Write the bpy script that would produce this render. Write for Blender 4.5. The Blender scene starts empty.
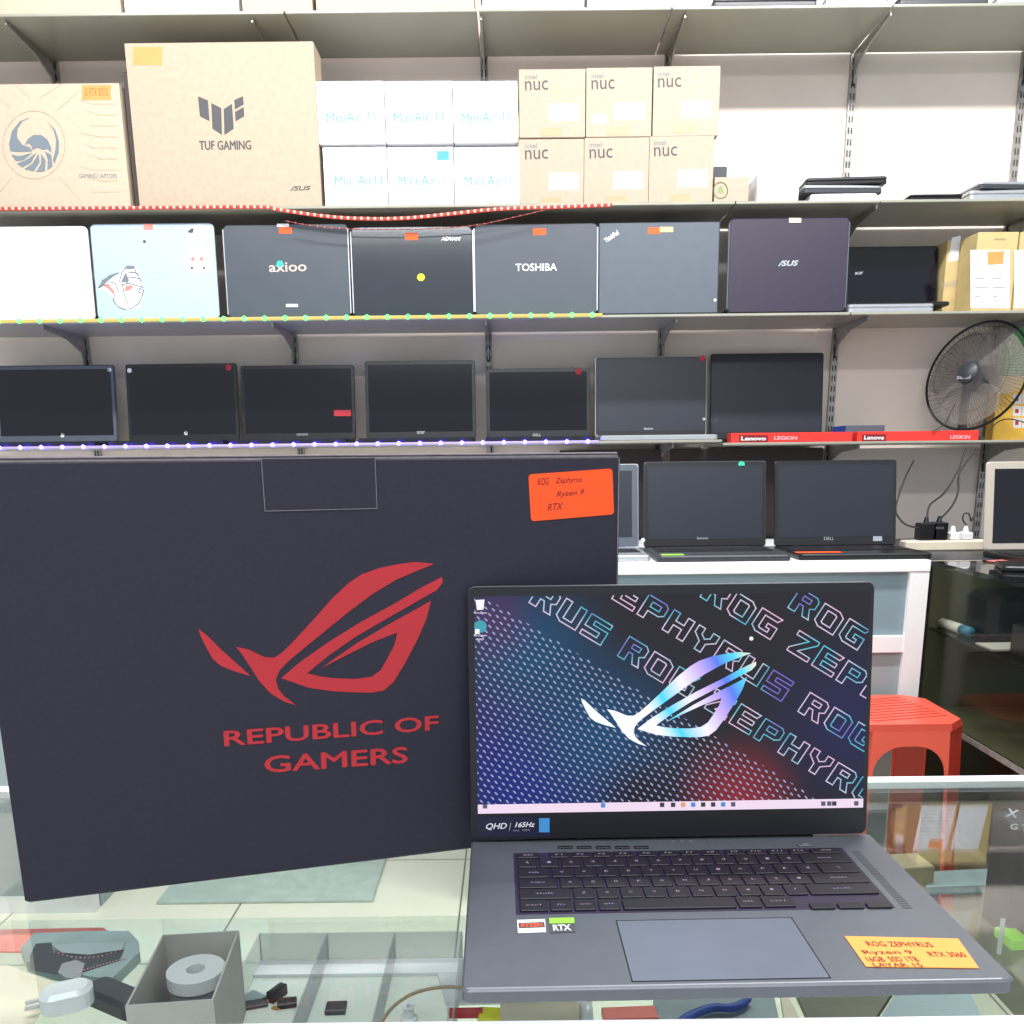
import bpy, bmesh, math, random
from mathutils import Vector, Matrix
from mathutils.geometry import tessellate_polygon
random.seed(4)
SC = bpy.context.scene
COL = SC.collection
PI = math.pi
R = math.radians

# ------------------------------------------------------------------ camera
FPX, PITCH, ROLL, PPY, CAMH = 908.87, .2295, -.01088, 674.5, .3519
_f = Vector((0, math.cos(PITCH), -math.sin(PITCH)))
_u = Vector((0, math.sin(PITCH), math.cos(PITCH)))
_r = Vector((1, 0, 0))
CR = _r*math.cos(ROLL)+_u*math.sin(ROLL)
CU = -_r*math.sin(ROLL)+_u*math.cos(ROLL)
CF = _f
CO = Vector((0, 0, CAMH))
cam_data = bpy.data.cameras.new('camera')
cam = bpy.data.objects.new('camera', cam_data)
COL.objects.link(cam)
cam_data.sensor_width = 36
cam_data.lens = 36*FPX/1024
cam_data.shift_y = (PPY-512)/1024
cam_data.clip_start = .02
mw = Matrix.Identity(4)
for i in range(3):
    mw[i][0] = CR[i]; mw[i][1] = CU[i]; mw[i][2] = -CF[i]; mw[i][3] = CO[i]
cam.matrix_world = mw
SC.camera = cam

# ------------------------------------------------------------------ world, lights, exposure
wd = bpy.data.worlds.new('world'); SC.world = wd; wd.use_nodes = True
bg = wd.node_tree.nodes['Background']
bg.inputs[0].default_value = (.86, .93, 1, 1)
bg.inputs[1].default_value = .62
SC.view_settings.view_transform = 'Standard'
SC.view_settings.look = 'None'
SC.view_settings.gamma = 1
SC.view_settings.exposure = .35

def area(name, loc, size, size_y, power, color=(1, 1, 1), rot=(0, 0, 0)):
    l = bpy.data.lights.new(name, 'AREA'); l.shape = 'RECTANGLE'
    l.size = size; l.size_y = size_y; l.energy = power; l.color = color
    o = bpy.data.objects.new(name, l); COL.objects.link(o)
    o.location = loc; o.rotation_euler = rot
    return o
# fluorescent tubes on the shop ceiling
area('ceiling_tube', (.9, 1.7, 2.15), 1.3, .12, 50, (1, .98, .95), (R(22), 0, 0))
area('ceiling_tube', (-.9, 1.7, 2.15), 1.3, .12, 34, (1, .98, .95), (R(22), 0, 0))
area('ceiling_tube', (0, -.4, 2.15), 2.4, .2, 40, (.95, .98, 1), (R(10), 0, 0))

# ------------------------------------------------------------------ pixel <-> place helpers
def ray(px, py):
    return CF+CR*((px-512)/FPX)-CU*((py-PPY)/FPX)
def at(px, py, y=None, z=None, x=None):
    d = ray(px, py)
    if y is not None: t = y/d.y
    elif z is not None: t = (z-CAMH)/d.z
    else: t = x/d.x
    return CO+d*t
def onface(M, px, py):
    Mi = M.inverted(); o = Mi@CO; d = Mi.to_3x3()@ray(px, py)
    t = -o.z/d.z
    p = o+d*t
    return Vector((p.x, p.y))

# ------------------------------------------------------------------ materials
def lin(c):
    return tuple(((v/255)/12.92 if v/255 <= .04045 else ((v/255+.055)/1.055)**2.4) for v in c)
def mat(name, c, rough=.5, metal=0, var=.06, scale=30, bump=0, coat=0, spec=.5, emit=None, es=0, stretch=None):
    m = bpy.data.materials.new(name); m.use_nodes = True
    nt = m.node_tree; b = nt.nodes['Principled BSDF']
    c = lin(c)
    b.inputs['Roughness'].default_value = rough
    b.inputs['Metallic'].default_value = metal
    b.inputs['Coat Weight'].default_value = coat
    b.inputs['Coat Roughness'].default_value = .06
    b.inputs['Specular IOR Level'].default_value = spec
    b.inputs['Base Color'].default_value = (*c, 1)
    if var or bump:
        tc = nt.nodes.new('ShaderNodeTexCoord')
        n = nt.nodes.new('ShaderNodeTexNoise'); n.inputs['Scale'].default_value = scale
        n.inputs['Detail'].default_value = 5
        if stretch:
            mp = nt.nodes.new('ShaderNodeMapping'); mp.inputs['Scale'].default_value = stretch
            nt.links.new(tc.outputs['Object'], mp.inputs[0]); nt.links.new(mp.outputs[0], n.inputs['Vector'])
        else: nt.links.new(tc.outputs['Object'], n.inputs['Vector'])
        if var:
            r_ = nt.nodes.new('ShaderNodeValToRGB')
            r_.color_ramp.elements[0].position = .3; r_.color_ramp.elements[1].position = .7
            r_.color_ramp.elements[0].color = (*[v*(1-var) for v in c], 1)
            r_.color_ramp.elements[1].color = (*[min(1, v*(1+var)) for v in c], 1)
            nt.links.new(n.outputs['Fac'], r_.inputs[0]); nt.links.new(r_.outputs[0], b.inputs['Base Color'])
        if bump:
            bp = nt.nodes.new('ShaderNodeBump'); bp.inputs['Strength'].default_value = bump
            bp.inputs['Distance'].default_value = .002
            nt.links.new(n.outputs['Fac'], bp.inputs['Height']); nt.links.new(bp.outputs[0], b.inputs['Normal'])
    if emit:
        b.inputs['Emission Color'].default_value = (*lin(emit), 1)
        b.inputs['Emission Strength'].default_value = es
    return m
def glass(name, tint=(235, 245, 242), refl=1.0, rough=.02):
    m = bpy.data.materials.new(name); m.use_nodes = True
    nt = m.node_tree; nt.nodes.clear()
    out = nt.nodes.new('ShaderNodeOutputMaterial'); mx = nt.nodes.new('ShaderNodeMixShader')
    tr = nt.nodes.new('ShaderNodeBsdfTransparent'); gl = nt.nodes.new('ShaderNodeBsdfGlossy')
    fr = nt.nodes.new('ShaderNodeLayerWeight'); fr.inputs[0].default_value = .5
    pw = nt.nodes.new('ShaderNodeMath'); pw.operation = 'POWER'; pw.inputs[1].default_value = 5
    mu = nt.nodes.new('ShaderNodeMath'); mu.operation = 'MULTIPLY_ADD'; mu.inputs[1].default_value = .9*refl; mu.inputs[2].default_value = .04*refl
    nt.links.new(fr.outputs['Facing'], pw.inputs[0])
    tr.inputs[0].default_value = (*lin(tint), 1); gl.inputs['Roughness'].default_value = rough
    nt.links.new(pw.outputs[0], mu.inputs[0]); nt.links.new(mu.outputs[0], mx.inputs[0])
    nt.links.new(tr.outputs[0], mx.inputs[1]); nt.links.new(gl.outputs[0], mx.inputs[2])
    nt.links.new(mx.outputs[0], out.inputs[0])
    return m
def film(name, c, alpha, rough=.2):
    m = mat(name, c, rough, var=0); b = m.node_tree.nodes['Principled BSDF']
    b.inputs['Alpha'].default_value = alpha
    return m
def glow(name, c, s, base=(50, 50, 50)):
    return mat(name, base, .4, var=0, emit=c, es=s)

M = {
 'wall': mat('painted_plaster', (234, 220, 210), .85, var=.05, scale=3.5, bump=.25),
 'white': mat('white_card', (226, 226, 230), .6, var=.02),
 'whiteplastic': mat('white_plastic', (240, 240, 242), .35, var=.02),
 'tan': mat('tan_cardboard', (174, 158, 139), .85, var=.06, scale=60, bump=.1),
 'tan2': mat('pale_cardboard', (186, 171, 152), .85, var=.05, scale=60, bump=.1),
 'tan3': mat('light_brown_cardboard', (168, 154, 138), .85, var=.05, scale=60, bump=.1),
 'yellowcard': mat('yellow_cardboard', (190, 168, 118), .8, var=.06),
 'tape': mat('paper_tape', (166, 146, 116), .5, var=.05),
 'navy': mat('black_printed_card', (38, 36, 52), .62, var=.12, scale=240, bump=.12, spec=.4),
 'navyedge': mat('worn_card_edge', (120, 112, 118), .8, var=.2, scale=90),
 'red': mat('red_ink', (186, 40, 50), .6, var=.04),
 'orange': mat('orange_paper', (255, 84, 20), .6, var=.03),
 'orangelight': mat('light_orange_paper', (236, 142, 78), .6, var=.05),
 'ink': mat('dark_red_ink', (120, 16, 30), .7, var=0),
 'dark': mat('dark_grey_ink', (74, 74, 78), .7, var=.03),
 'greyink': mat('grey_ink', (110, 120, 130), .7, var=.03),
 'paleink': mat('pale_printed_line', (168, 148, 120), .8, var=0),
 'teal': mat('teal_ink', (70, 150, 165), .6, var=0),
 'black': mat('black_plastic', (20, 20, 24), .35, var=.1),
 'blacklid': mat('charcoal_lid', (62, 70, 80), .42, var=.05, scale=12, spec=.6),
 'glosslid': mat('glossy_black_lid', (40, 46, 54), .12, var=.05, scale=10, coat=.6),
 'purplelid': mat('dark_aubergine_lid', (44, 38, 56), .4, var=.08, scale=60, stretch=(1, 1, 12)),
 'greylid': mat('slate_grey_lid', (78, 86, 98), .5, var=.04),
 'bluelid': mat('pale_blue_lid', (172, 194, 216), .3, var=.02, coat=.3),
 'whitelid': mat('white_lid', (238, 238, 242), .3, var=.01, coat=.3),
 'silver': mat('silver_metal', (190, 194, 200), .35, metal=.7, var=.04),
 'screen': mat('dark_display', (9, 9, 22), .1, var=.1, scale=4, coat=.1, spec=.45),
 'screenmatt': mat('matt_dark_display', (30, 34, 46), .35, var=.06, scale=5),
 'bezel': mat('black_bezel', (26, 27, 32), .3, var=.06),
 'laptop': mat('graphite_metal', (100, 104, 111), .38, metal=.3, var=.04, scale=80),
 'pad': mat('touchpad_glass', (112, 118, 130), .3, metal=.2, var=.03),
 'key': mat('black_key', (24, 22, 30), .45, var=.1),
 'alum': mat('white_aluminium', (236, 236, 238), .35, var=.03, scale=5),
 'steel': mat('galvanised_steel', (160, 158, 154), .45, metal=.6, var=.2, scale=60),
 'slot': mat('dark_slot', (60, 52, 48), .8, var=.1),
 'stool': mat('coral_red_plastic', (222, 92, 74), .38, var=.05, scale=6),
 'greypanel': mat('grey_green_panel', (150, 164, 168), .35, var=.06, scale=3),
 'shelfmat': mat('frosted_shelf', (150, 150, 138), .3, var=.08, scale=4),
 'redbox': mat('red_card', (226, 50, 42), .4, var=.05),
 'blue': mat('blue_card', (44, 74, 160), .5, var=.04),
 'skyblue': mat('blue_plastic_cap', (70, 150, 190), .4, var=.04),
 'green': mat('green_plastic', (60, 150, 80), .4, var=.1),
 'lime': mat('lime_paper', (150, 210, 70), .5, var=.05),
 'yellow': mat('yellow_paper', (228, 226, 40), .5, var=.04),
 'pink': mat('pink_paper', (238, 130, 120), .5, var=.04),
 'palepink': mat('faded_pink_print', (236, 170, 176), .5, var=.1),
 'greyline': mat('grey_print', (150, 150, 156), .6, var=0),
 'cable': mat('black_cable', (30, 26, 28), .5, var=0),
 'greytub': mat('warm_grey_card', (206, 200, 194), .7, var=.05),
 'tealpack': mat('grey_teal_foil', (140, 158, 160), .3, var=.2, scale=18),
 'brown': mat('dark_brown_panel', (60, 48, 46), .6, var=.1),
 'gold': mat('gold_contact', (190, 150, 80), .4, metal=.6, var=.1),
 'olive': mat('dark_olive_panel', (104, 104, 88), .5, var=.2, scale=4),
 'beigelid': mat('beige_frame', (176, 168, 156), .5, var=.03),
 'creampaper': mat('cream_paper', (224, 212, 190), .8, var=.05),
 'yellowprint': mat('amber_print', (240, 186, 70), .5, var=.25, scale=14),
 'siren': mat('green_print', (126, 140, 96), .6, var=.05),
 'darkgrey': mat('dark_grey_plastic', (52, 56, 62), .4, var=.08),
}
G = glass('clear_glass', (246, 250, 249))
GT = glass('counter_glass', (247, 250, 249), 1.5)
GS = glass('shelf_glass', (196, 214, 206), 1.0)
GD = glass('smoked_glass', (232, 232, 226), .3)
GD2 = glass('dark_top_glass', (206, 210, 204), 1.3)
PL = film('clear_plastic', (214, 222, 224), .38)
PL2 = film('thin_clear_film', (225, 230, 232), .22)
BL = film('fan_blade_plastic', (168, 160, 150), .5)
WHITE_E = glow('screen_white', (240, 225, 245), 1.0)

# ------------------------------------------------------------------ object helpers
W = {}
def setp(o, label=None, cat=None, group=None, kind=None):
    if label: o['label'] = label
    if cat: o['category'] = cat
    if group: o['group'] = group
    if kind: o['kind'] = kind
    return o
def thing(name, label, cat, Mx, group=None):
    o = bpy.data.objects.new(name, None); COL.objects.link(o)
    o.empty_display_size = .02
    o.matrix_world = Mx; W[o] = Mx.copy()
    return setp(o, label, cat, group)
def link(name, bm, m, parent=None, Mx=None, label=None, smooth=False):
    me = bpy.data.meshes.new(name)
    if isinstance(bm, bmesh.types.BMesh):
        bmesh.ops.recalc_face_normals(bm, faces=bm.faces)
        if smooth:
            for f in bm.faces: f.smooth = True
        bm.to_mesh(me); bm.free()
    else: me = bm
    me.materials.append(m)
    o = bpy.data.objects.new(name, me); COL.objects.link(o)
    Mx = Mx.copy() if Mx is not None else (W[parent].copy() if parent else Matrix.Identity(4))
    W[o] = Mx
    if parent:
        o.parent = parent; o.matrix_basis = W[parent].inverted()@Mx
    else: o.matrix_world = Mx
    if label: o['label'] = label
    return o
def struct(name, bm, m, Mx=None, parent=None):
    o = link(name, bm, m, parent, Mx)
    if not parent: o['kind'] = 'structure'
    return o
def copytree(o, Mx, label=None, parent=None):
    c = o.copy(); COL.objects.link(c); W[c] = Mx.copy()
    if parent: c.parent = parent; c.matrix_basis = o.matrix_basis.copy()
    else: c.matrix_world = Mx
    if label: c['label'] = label
    for ch in [k for k in bpy.data.objects if k.parent == o]:
        copytree(ch, Mx@ch.matrix_basis, None, c)
    return c
def T(x, y, z, rz=0): return Matrix.Translation((x, y, z))@Matrix.Rotation(rz, 4, 'Z')
def rrect(w, h, r, n=4):
    if r <= 0: return [(-w/2, -h/2), (w/2, -h/2), (w/2, h/2), (-w/2, h/2)]
    p = []
    for cx, cy, a0 in ((w/2-r, -h/2+r, -PI/2), (w/2-r, h/2-r, 0), (-w/2+r, h/2-r, PI/2), (-w/2+r, -h/2+r, PI)):
        for i in range(n+1):
            a = a0+PI/2*i/n; p.append((cx+r*math.cos(a), cy+r*math.sin(a)))
    return p
def prism(bm, pts, z0, z1, ch=0, Mx=None, holes=None):
    """polygon extruded along local z, with an optional chamfer at both ends"""
    Mx = Mx or Matrix.Identity(4)
    cx = sum(p[0] for p in pts)/len(pts); cy = sum(p[1] for p in pts)/len(pts)
    w = max(p[0] for p in pts)-min(p[0] for p in pts); h = max(p[1] for p in pts)-min(p[1] for p in pts)
    def ring(z, ins):
        sx = 1-2*ins/w if w else 1; sy = 1-2*ins/h if h else 1
        return [bm.verts.new(Mx@Vector((cx+(x-cx)*sx, cy+(y-cy)*sy, z))) for x, y in pts]
    rs = [ring(z0, ch), ring(z0+ch, 0), ring(z1-ch, 0), ring(z1, ch)] if ch else [ring(z0, 0), ring(z1, 0)]
    n = len(pts)
    for a, b in zip(rs, rs[1:]):
        for i in range(n): bm.faces.new((a[i], a[(i+1) % n], b[(i+1) % n], b[i]))
    tris = tessellate_polygon([[Vector((x, y, 0)) for x, y in pts]])
    if ch or len(pts) <= 4:
        bm.faces.new(rs[0][::-1]); bm.faces.new(rs[-1])
    else:
        for t in tris:
            bm.faces.new([rs[0][i] for i in t]); bm.faces.new([rs[-1][i] for i in t])
    return bm
def box(bm, x0, x1, y0, y1, z0, z1, ch=0, Mx=None):
    pts = [(x0, y0), (x1, y0), (x1, y1), (x0, y1)]
    return prism(bm, pts, z0, z1, ch, Mx)
def B(): return bmesh.new()
def slab(w, h, t, r, ch=0, cx=0, cy=0, z0=0):
    bm = B(); return prism(bm, [(x+cx, y+cy) for x, y in rrect(w, h, r)], z0, z0+t, ch)
def bx(x0, x1, y0, y1, z0, z1, ch=0): return box(B(), x0, x1, y0, y1, z0, z1, ch)
def tube(bm, pts, r, n=8, closed=False):
    pts = [Vector(p) for p in pts]; rings = []
    N = len(pts)
    for i, p in enumerate(pts):
        if closed: d = pts[(i+1) % N]-pts[i-1]
        else: d = pts[min(i+1, N-1)]-pts[max(i-1, 0)]
        d.normalize()
        a = d.orthogonal().normalized() if abs(d.z) > .95 else d.cross(Vector((0, 0, 1))).normalized()
        b = d.cross(a)
        rr = r[i] if isinstance(r, (list, tuple)) else r
        rings.append([bm.verts.new(p+(a*math.cos(2*PI*k/n)+b*math.sin(2*PI*k/n))*rr) for k in range(n)])
    for i in range(N if closed else N-1):
        A, C = rings[i], rings[(i+1) % N]
        for k in range(n): bm.faces.new((A[k], A[(k+1) % n], C[(k+1) % n], C[k]))
    if not closed: bm.faces.new(rings[0][::-1]); bm.faces.new(rings[-1])
    return bm
def lathe(bm, prof, n=32, Mx=None):
    Mx = Mx or Matrix.Identity(4)
    rings = []
    for r_, z in prof:
        if r_ < 1e-6: rings.append([bm.verts.new(Mx@Vector((0, 0, z)))])
        else: rings.append([bm.verts.new(Mx@Vector((r_*math.cos(2*PI*k/n), r_*math.sin(2*PI*k/n), z))) for k in range(n)])
    for a, b in zip(rings, rings[1:]):
        for k in range(n):
            A = [a[k], a[(k+1) % n]] if len(a) > 1 else [a[0]]
            C = [b[(k+1) % n], b[k]] if len(b) > 1 else [b[0]]
            if len(A)+len(C) > 2: bm.faces.new(A+C)
    return bm
def smooth_pts(pts, n=6):
    out = []; P = [Vector(p) for p in pts]
    for i in range(len(P)-1):
        p0, p1, p2, p3 = P[max(i-1, 0)], P[i], P[i+1], P[min(i+2, len(P)-1)]
        for k in range(n):
            t = k/n
            out.append(.5*((2*p1)+(p2-p0)*t+(2*p0-5*p1+4*p2-p3)*t*t+(3*p1-p0-3*p2+p3)*t**3))
    out.append(P[-1]); return out

# text and printed shapes live on a face frame F (local x right, y up, z out of the face)
def text_mesh(s, w, h, bold=0, shear=0, fat=0):
    cu = bpy.data.curves.new('t', 'FONT'); cu.body = s; cu.size = 1; cu.offset = bold; cu.shear = shear
    cu.resolution_u = 3
    o = bpy.data.objects.new('t', cu); COL.objects.link(o)
    dg = bpy.context.evaluated_depsgraph_get()
    me = bpy.data.meshes.new_from_object(o.evaluated_get(dg))
    bpy.data.objects.remove(o); bpy.data.curves.remove(cu)
    xs = [v.co.x for v in me.vertices]; ys = [v.co.y for v in me.vertices]
    x0, x1, y0, y1 = min(xs), max(xs), min(ys), max(ys)
    for v in me.vertices:
        v.co.x = (v.co.x-(x0+x1)/2)*w/(x1-x0); v.co.y = (v.co.y-(y0+y1)/2)*h/(y1-y0); v.co.z = 0
    me.materials.clear()
    if fat:
        bm = bmesh.new(); bm.from_mesh(me); src = bm.verts[:]+bm.edges[:]+bm.faces[:]
        for i, (dx, dy) in enumerate(((1, 0), (-1, 0), (0, 1), (0, -1))):
            g = bmesh.ops.duplicate(bm, geom=src)['geom']
            for v in g:
                if isinstance(v, bmesh.types.BMVert): v.co += Vector((dx*fat*h, dy*fat*h*.6, (i+1)*2e-5))
        bm.to_mesh(me); bm.free()
    return me
def text(parent, name, s, F, a, b, hpx, m, bold=0, shear=0, lift=.0006, flip=False, fat=0):
    A = onface(F, *a); C = onface(F, *b); mid = (A+C)/2; d = C-A
    p = ((a[0]+b[0])/2, (a[1]+b[1])/2)
    hh = (onface(F, p[0], p[1]-hpx/2)-onface(F, p[0], p[1]+hpx/2)).length
    me = text_mesh(s, d.length, hh, bold, shear, fat)
    ang = math.atan2(d.y, d.x)+(PI if flip else 0)
    return link(name, me, m, parent, F@Matrix.Translation((mid.x, mid.y, lift))@Matrix.Rotation(ang, 4, 'Z'))
def patch(parent, name, F, pts, m, lift=.0002, t=.0003, local=False, label=None):
    L = [Vector(p) for p in pts] if local else [onface(F, *p) for p in pts]
    c = sum(L, Vector((0, 0)))/len(L)
    bm = B(); prism(bm, [(p.x-c.x, p.y-c.y) for p in L], 0, t)
    return link(name, bm, m, parent, F@Matrix.Translation((c.x, c.y, lift)), label)
def rpatch(parent, name, F, x0, y0, x1, y1, m, lift=.0002, label=None, t=.0003):
    return patch(parent, name, F, [(x0, y1), (x1, y1), (x1, y0), (x0, y0)], m, lift, t, label=label)
def disc(parent, name, F, px, py, rpx, m, lift=.0002, label=None):
    return patch(parent, name, F, [(px+rpx*math.cos(k*PI/8), py+rpx*math.sin(k*PI/8)) for k in range(16)], m, lift, label=label)
def ribbon(bm, pts, wd_, closed=True, z=0, clip=None):
    n = len(pts)
    for i in range(n if closed else n-1):
        a = Vector(pts[i]); b = Vector(pts[(i+1) % n])
        if clip:
            x0, y0, x1, y1 = clip; d = b-a; t0, t1 = 0, 1; ok = True
            for p_, q_ in ((-d.x, a.x-x0), (d.x, x1-a.x), (-d.y, a.y-y0), (d.y, y1-a.y)):
                if abs(p_) < 1e-12:
                    if q_ < 0: ok = False
                else:
                    t = q_/p_
                    if p_ < 0: t0 = max(t0, t)
                    else: t1 = min(t1, t)
            if not ok or t0 >= t1: continue
            a, b = a+d*t0, a+d*t1
        d = (b-a)
        if d.length < 1e-7: continue
        d.normalize(); nn = Vector((-d.y, d.x))*wd_/2; e = d*wd_/2
        vs = [bm.verts.new((*(q), z)) for q in (a-nn-e, b-nn+e, b+nn+e, a+nn-e)]
        bm.faces.new(vs)
    return bm
def face(x, y, z, yaw=0, tilt=0):
    return T(x, y, z, yaw)@Matrix.Rotation(PI/2-tilt, 4, 'X')

# ------------------------------------------------------------------ the setting
WALLY, SHF = 3.15, 2.85
FLOOR = -.87
def tile_mat():
    m = mat('cream_floor_tile', (246, 238, 218), .3, var=.03, scale=8)
    nt = m.node_tree; b = nt.nodes['Principled BSDF']; src = b.inputs['Base Color'].links[0].from_socket
    tc = nt.nodes.new('ShaderNodeTexCoord'); br = nt.nodes.new('ShaderNodeTexBrick')
    mp = nt.nodes.new('ShaderNodeMapping'); sp_ = at(243, 900, z=FLOOR); mp.inputs['Location'].default_value = (.63*4-sp_.x, .6*6-at(400, 961, z=FLOOR).y, 0)
    nt.links.new(tc.outputs['Object'], mp.inputs[0]); nt.links.new(mp.outputs[0], br.inputs['Vector'])
    br.offset = 0; br.inputs['Scale'].default_value = 1; br.inputs['Brick Width'].default_value = .63
    br.inputs['Row Height'].default_value = .6; br.inputs['Mortar Size'].default_value = .003
    br.inputs['Mortar'].default_value = (.25, .22, .18, 1)
    nt.links.new(src, br.inputs['Color1']); nt.links.new(src, br.inputs['Color2'])
    nt.links.new(br.outputs['Color'], b.inputs['Base Color'])
    return m
struct('floor', bx(-3, 3.2, -1.5, 3.15, FLOOR-.05, FLOOR), tile_mat())
struct('wall_back', bx(-3, 3.2, WALLY, WALLY+.1, FLOOR-.05, 2.3), M['wall'])

Z1 = at(512, 8, y=SHF).z
Z2 = at(300, 206, y=SHF).z
Z3 = .772
Z4 = .412
Z4R = at(900, 441, y=SHF).z
# slotted uprights on the wall
def upright(px, py, z0, z1, label):
    x = at(px, py, y=WALLY).x
    t = thing('shelf_upright', label, 'shelf upright', T(x, WALLY, z0), 'slotted wall uprights')
    link('rail', bx(-.011, .011, -.012, 0, 0, z1-z0, .001), M['steel'], t)
    bm = B()
    for k in range(int((z1-z0)/.032)):
        for s in (-.0045, .0045): box(bm, s-.0018, s+.0018, -.0128, -.012, .01+k*.032, .01+k*.032+.018)
    link('slots', bm, M['slot'], t)
    return x
ux = []
names = [(-150, 200, 'slotted steel upright left of the white closed laptop, outside the left edge'),
 (57, 81, 'slotted steel upright above the gaming laptop carton with a bird emblem'),
 (296, 366, 'slotted steel upright above the laptop with a red tag on its screen'),
 (484, 60, 'slotted steel upright above the white mini computer boxes'),
 (668, 60, 'slotted steel upright showing above the stack of brown cartons'),
 (850, 110, 'slotted steel upright on the bare wall right of the cartons'),
 (1019, 110, 'slotted steel upright at the right edge beside the wall fan')]
for px, py, lb in names[1:]:
    ux.append(upright(px, py, FLOOR+.5 if px > 800 else -.2, 2.28, lb))

def shelf(z, x0, x1, m, label, t=.008, front=SHF):
    o = link('wall_shelf', bx(x0, x1, front, WALLY-.013, -t, 0, .0015), m, None, T(0, 0, z))
    return setp(o, label, 'shelf', 'glass wall shelves')
def xs(px, py, y=SHF): return at(px, py, y=y).x
e1 = [-1.75, xs(284, 8), xs(478, 8), xs(672, 6), xs(893, 4), 1.9]
tl = ['top wall shelf panel at the far left above the tall tan carton', 'top wall shelf panel above the white mini computer boxes',
      'top wall shelf panel above the six brown cartons', 'top wall shelf panel above the bare wall right of the six brown cartons',
      'rightmost top wall shelf panel']
for i in range(5): shelf(Z1, e1[i]+.003, e1[i+1]-.003, M['shelfmat'], tl[i])
for i, (a, b) in enumerate([(-1.75, xs(735, 200)), (xs(735, 200)+.004, xs(880, 195)), (xs(880, 195)+.004, 1.9)]):
    shelf(Z2, a, b, GS if i > 5 else M['shelfmat'], ['long second shelf carrying the row of cartons', 'second shelf panel under the stacked dark tablet frames',
         'second shelf panel at the right edge under the silver laptop'][i])
shelf(Z3, -1.75, xs(850, 312), M['shelfmat'], 'third wall shelf with green lights, carrying the closed lids')
shelf(Z3, xs(850, 312)+.004, 1.9, M['shelfmat'], 'right third shelf panel carrying the yellow cartons')
shelf(Z4, -1.75, xs(722, 440), M['shelfmat'], 'fourth wall shelf with blue lights, carrying the open laptops')
shelf(Z4R, xs(722, 440)+.004, 1.9, M['shelfmat'], 'right fourth shelf panel carrying the fan')

def bracket(x, z, label):
    t = thing('shelf_bracket', label, 'shelf bracket', T(x, WALLY-.013, z-.0085), 'steel shelf brackets')
    bm = B(); Mx = Matrix.Rotation(PI/2, 4, 'Z')@Matrix.Rotation(PI/2, 4, 'X')
    prism(bm, [(0, 0), (-.27, 0), (-.27, -.012), (-.12, -.022), (-.03, -.05), (-.012, -.085), (0, -.085)], -.0025, .0025, 0, Mx)
    link('arm', bm, M['steel'], t)
    link('hook', bx(-.004, .004, -.004, .001, -.09, -.06), M['slot'], t)
where = ['left', 'second from left', 'middle', 'fourth from left', 'fifth from left', 'right']
for (z, sn, idx) in ((Z1, 'top shelf', range(6)), (Z2, 'second shelf', (4, 5)), (Z3, 'third shelf', range(6)), (Z4, 'fourth shelf', (2, 3)), (Z4R, 'right fourth shelf panel', (4, 5))):
    for i in idx: bracket(ux[i], z, '%s steel bracket holding up the %s' % (where[i], sn))

# ------------------------------------------------------------------ cartons on the shelves
def carton(name, label, cat, px, z, depth, m, yf=SHF+.005, tilt=0, group=None, yaw=0, top=None):
    """front face given by its left, right and upper pixel, standing at height z"""
    x0, x1, ytop = px
    xm = (x0+x1)/2
    # bottom corners at height z on the plane y = yf
    def xat(p):
        lo, hi = -200, 1300
        for _ in range(40):
            mid = (lo+hi)/2
            if at(p, mid, y=yf).z > z: lo = mid
            else: hi = mid
        return at(p, lo, y=yf).x
    a, b = xat(x0), xat(x1)
    h = at(xm, ytop, y=yf).z-z
    t = thing(name, label, cat, T((a+b)/2, yf, z), group)
    w = b-a
    bm = B(); box(bm, -w/2, w/2, 0, depth, 0, h, .0015)
    link('carton_body', bm, m, t)
    return t, face((a+b)/2, yf, z), w, h
def seam(t, w, h, d):
    link('lid_flap_seam', bx(-w/2+.004, w/2-.004, d*.5-.012, d*.5+.012, h, h+.0006), M['tape'], t)

# gaming laptop carton with bird emblem
t, F, w, h = carton('laptop_carton', 'tan laptop carton with a grey bird emblem, left end of the second shelf', 'box', (-95, 131, 84), Z2, .08, M['tan2'])
for i in range(9):
    y0 = 100+i*11
    bm = B(); ribbon(bm, [onface(F, 80+(i % 3)*6, y0), onface(F, 92+(i % 2)*8, y0+4), onface(F, 118, y0+4)], .0012, False)
    link('printed_line', bm, M['paleink'], t, F@Matrix.Translation((0, 0, .0005)))
for a, b in (((58, 110), (80, 90)), ((60, 178), (80, 200)), ((12, 178), (-5, 198)), ((10, 108), (-8, 90)), ((30, 98), (14, 84)), ((40, 98), (62, 84))):
    bm = B(); ribbon(bm, [onface(F, *a), onface(F, *b)], .0012, False)
    link('printed_line', bm, M['paleink'], t, F@Matrix.Translation((0, 0, .0005)))
bm = B(); ribbon(bm, [onface(F, 34+31*math.cos(k*PI/20), 145+34*math.sin(k*PI/20)) for k in range(40)], .0014)
link('emblem_ring', bm, M['paleink'], t, F@Matrix.Translation((0, 0, .0005)))
def arcs(cx, cy, r0x, r0y, a0, a1, c2x, c2y, r2x, r2y, n=14):
    p = [(cx+r0x*math.cos(R(a0+(a1-a0)*k/n)), cy-r0y*math.sin(R(a0+(a1-a0)*k/n))) for k in range(n+1)]
    q = [(c2x+r2x*math.cos(R(a0+(a1-a0)*k/n)), c2y-r2y*math.sin(R(a0+(a1-a0)*k/n))) for k in range(n+1)]
    return p+q[1:-1][::-1]
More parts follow.
